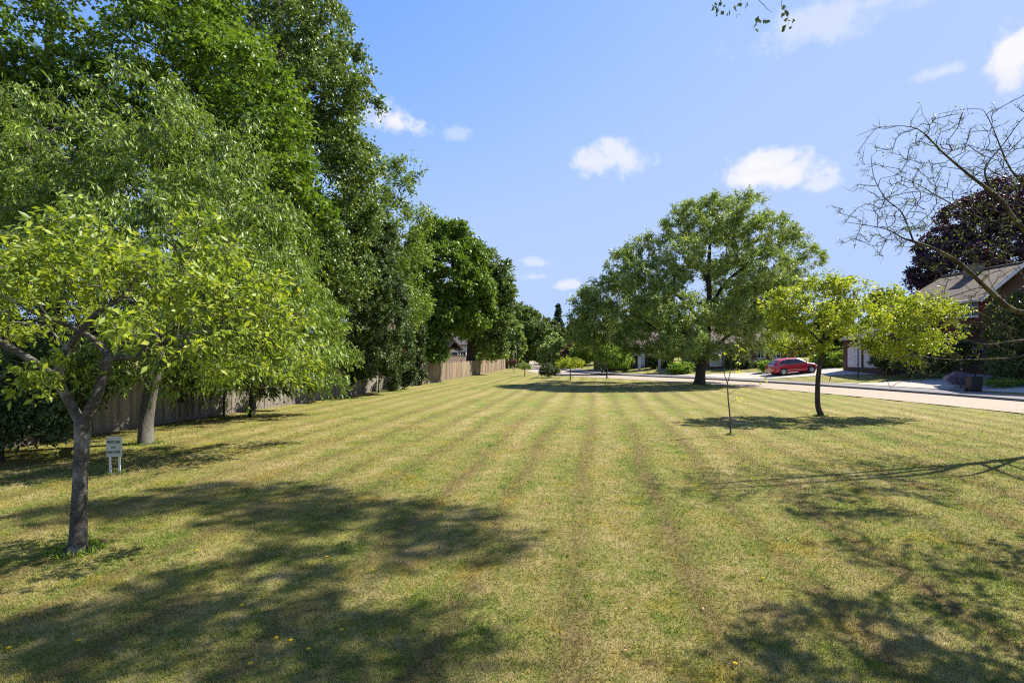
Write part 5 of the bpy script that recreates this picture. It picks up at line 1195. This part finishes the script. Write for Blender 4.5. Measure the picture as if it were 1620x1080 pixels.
# ================================================================== SKY, SUN, CAMERA
SUN = Vector((.86, .36, 1.0)).normalized()
elev = math.asin(SUN.z); azim = math.atan2(SUN.x, SUN.y)
def world():
    w = bpy.data.worlds.new('World'); bpy.context.scene.world = w; w.use_nodes = True; t = w.node_tree; t.nodes.clear()
    out = t.nodes.new('ShaderNodeOutputWorld'); bg = t.nodes.new('ShaderNodeBackground'); bg.inputs['Strength'].default_value = .12
    sky = t.nodes.new('ShaderNodeTexSky'); sky.sky_type = 'NISHITA'; sky.sun_disc = False; sky.sun_elevation = elev; sky.sun_rotation = azim
    sky.altitude = 50; sky.air_density = 1; sky.dust_density = .3; sky.ozone_density = 2
    def nd(ty, **k):
        n = t.nodes.new(ty)
        for a, b in k.items(): setattr(n, a, b)
        return n
    def mth(op, a, b=0., clamp=False):
        n = nd('ShaderNodeMath', operation=op, use_clamp=clamp)
        for i, v in enumerate((a, b)):
            if hasattr(v, 'is_linked'): t.links.new(v, n.inputs[i])
            else: n.inputs[i].default_value = v
        return n.outputs[0]
    # the hazy horizon is held back so that it stays as blue as on a clear summer day
    sp = nd('ShaderNodeSeparateColor'); t.links.new(sky.outputs[0], sp.inputs[0]); cb = nd('ShaderNodeCombineColor')
    for k in range(3):
        c = mth('MULTIPLY', mth('POWER', sp.outputs[k], GAM[k]), TINT[k]); q = mth('POWER', mth('ADD', mth('POWER', mth('DIVIDE', c, LIM[k]), 4.), 1.), .25)
        t.links.new(mth('DIVIDE', c, q), cb.inputs[k])
    d = nd('ShaderNodeTexCoord').outputs['Generated']
    cld = None; shd = None
    # each cloud: direction on the sky dome, radii, density
    CL = [(628, 194, 62, 27, .95), (722, 213, 26, 14, .35), (957, 256, 66, 30, .75), (1225, 278, 84, 28, 1.0), (1300, 292, 34, 14, .6), (1300, 40, 120, 36, .42), (1608, 92, 58, 48, 1.0), (1500, 112, 46, 13, .45), (1380, 5, 60, 20, .35),
          (850, 416, 22, 9, .5), (898, 452, 22, 9, .7), (848, 438, 30, 9, .4), (925, 279, 20, 16, .5), (1225, 258, 40, 18, .9)]
    nz = nd('ShaderNodeTexNoise'); nz.inputs['Scale'].default_value = 7.5; nz.inputs['Detail'].default_value = 8; nz.inputs['Roughness'].default_value = .58; nz.inputs['Distortion'].default_value = .3
    t.links.new(d, nz.inputs['Vector'])
    nf = mth('SUBTRACT', nz.outputs['Fac'], .5)
    nz2 = nd('ShaderNodeTexNoise'); nz2.inputs['Scale'].default_value = 26; nz2.inputs['Detail'].default_value = 8; nz2.inputs['Roughness'].default_value = .62; t.links.new(d, nz2.inputs['Vector'])
    nf = mth('ADD', nf, mth('MULTIPLY', mth('SUBTRACT', nz2.outputs['Fac'], .5), 1.0))
    for px, py, rx, ry, den in CL:
        v = Vector((px-810, F, HZ-py)).normalized(); right = v.cross(Vector((0, 0, 1))).normalized(); upv = right.cross(v)
        L = math.hypot(px-810, F, HZ-py)
        def dot(vec, off):
            n = nd('ShaderNodeVectorMath', operation='DOT_PRODUCT'); t.links.new(d, n.inputs[0]); n.inputs[1].default_value = vec; return n.outputs['Value']
        a = mth('MULTIPLY', dot(right, 0), L/(rx*1.15)); b = mth('MULTIPLY', dot(upv, 0), L/(ry*1.2))
        # flatter underside
        b = mth('ADD', mth('MULTIPLY', mth('MAXIMUM', b, 0.), 1.0), mth('MULTIPLY', mth('MINIMUM', b, 0.), 1.35))
        r = mth('SQRT', mth('ADD', mth('POWER', mth('ABSOLUTE', a), 2.), mth('POWER', mth('ABSOLUTE', b), 2.)))
        m = mth('SUBTRACT', 1., r); m = mth('ADD', m, mth('MULTIPLY', nf, 2.1))
        front = mth('GREATER_THAN', dot(v, 0), .5)
        mr = nd('ShaderNodeMapRange', interpolation_type='SMOOTHSTEP'); mr.inputs[1].default_value = -.05; mr.inputs[2].default_value = .75; mr.inputs[4].default_value = den
        t.links.new(m, mr.inputs[0]); m = mth('MULTIPLY', mr.outputs[0], front)
        sh = mth('MULTIPLY', mth('MULTIPLY', mth('MAXIMUM', mth('MULTIPLY', b, -1.), 0.), m), .32, True); shd = sh if shd is None else mth('MAXIMUM', shd, sh)
        cld = m if cld is None else mth('MAXIMUM', cld, m)
    mix = nd('ShaderNodeMix', data_type='RGBA'); t.links.new(cld, mix.inputs[0]); t.links.new(cb.outputs[0], mix.inputs[6]); cs = nd('ShaderNodeMix', data_type='RGBA'); t.links.new(shd, cs.inputs[0]); cs.inputs[6].default_value = (*CLOUD, 1); cs.inputs[7].default_value = (.62*K, .66*K, .86*K, 1); t.links.new(cs.outputs[2], mix.inputs[7])
    t.links.new(mix.outputs[2], bg.inputs['Color']); t.links.new(bg.outputs[0], out.inputs[0])
K = 1/(.12*2**EXPO); LIM = (.5*K, .665*K, 1.05*K); TINT = (.93*K/5, 1.05*K/5, 2.4*K/5); CLOUD = (.96*K, .96*K, 1.0*K); GAM = (1.5, 1.22, .9)
world()
su = bpy.data.lights.new('sun', 'SUN'); su.energy = 5.0; su.angle = R(.5); su.color = (1, .95, .86)
so = bpy.data.objects.new('sun', su); C.objects.link(so); so.rotation_euler = SUN.to_track_quat('Z', 'Y').to_euler(); so.location = (0, 0, 30)
cam = bpy.data.cameras.new('camera'); co = bpy.data.objects.new('camera', cam); C.objects.link(co)
cam.lens = 18.0; cam.sensor_width = 36.0; cam.clip_end = 3000; cam.clip_start = .05
cam.shift_y = (HZ-540)/1620; co.location = (0, 0, H); co.rotation_euler = (R(90), 0, 0)
sc = bpy.context.scene; sc.camera = co
sc.view_settings.view_transform = 'Standard'; sc.view_settings.look = 'None'; sc.view_settings.exposure = EXPO; sc.view_settings.gamma = 1
sc.cycles.use_denoising = False; sc.cycles.pixel_filter_type = 'BLACKMAN_HARRIS'; sc.cycles.filter_width = 1.15; sc.cycles.max_bounces = 6; sc.cycles.diffuse_bounces = 2; sc.cycles.transmission_bounces = 3; sc.cycles.glossy_bounces = 2
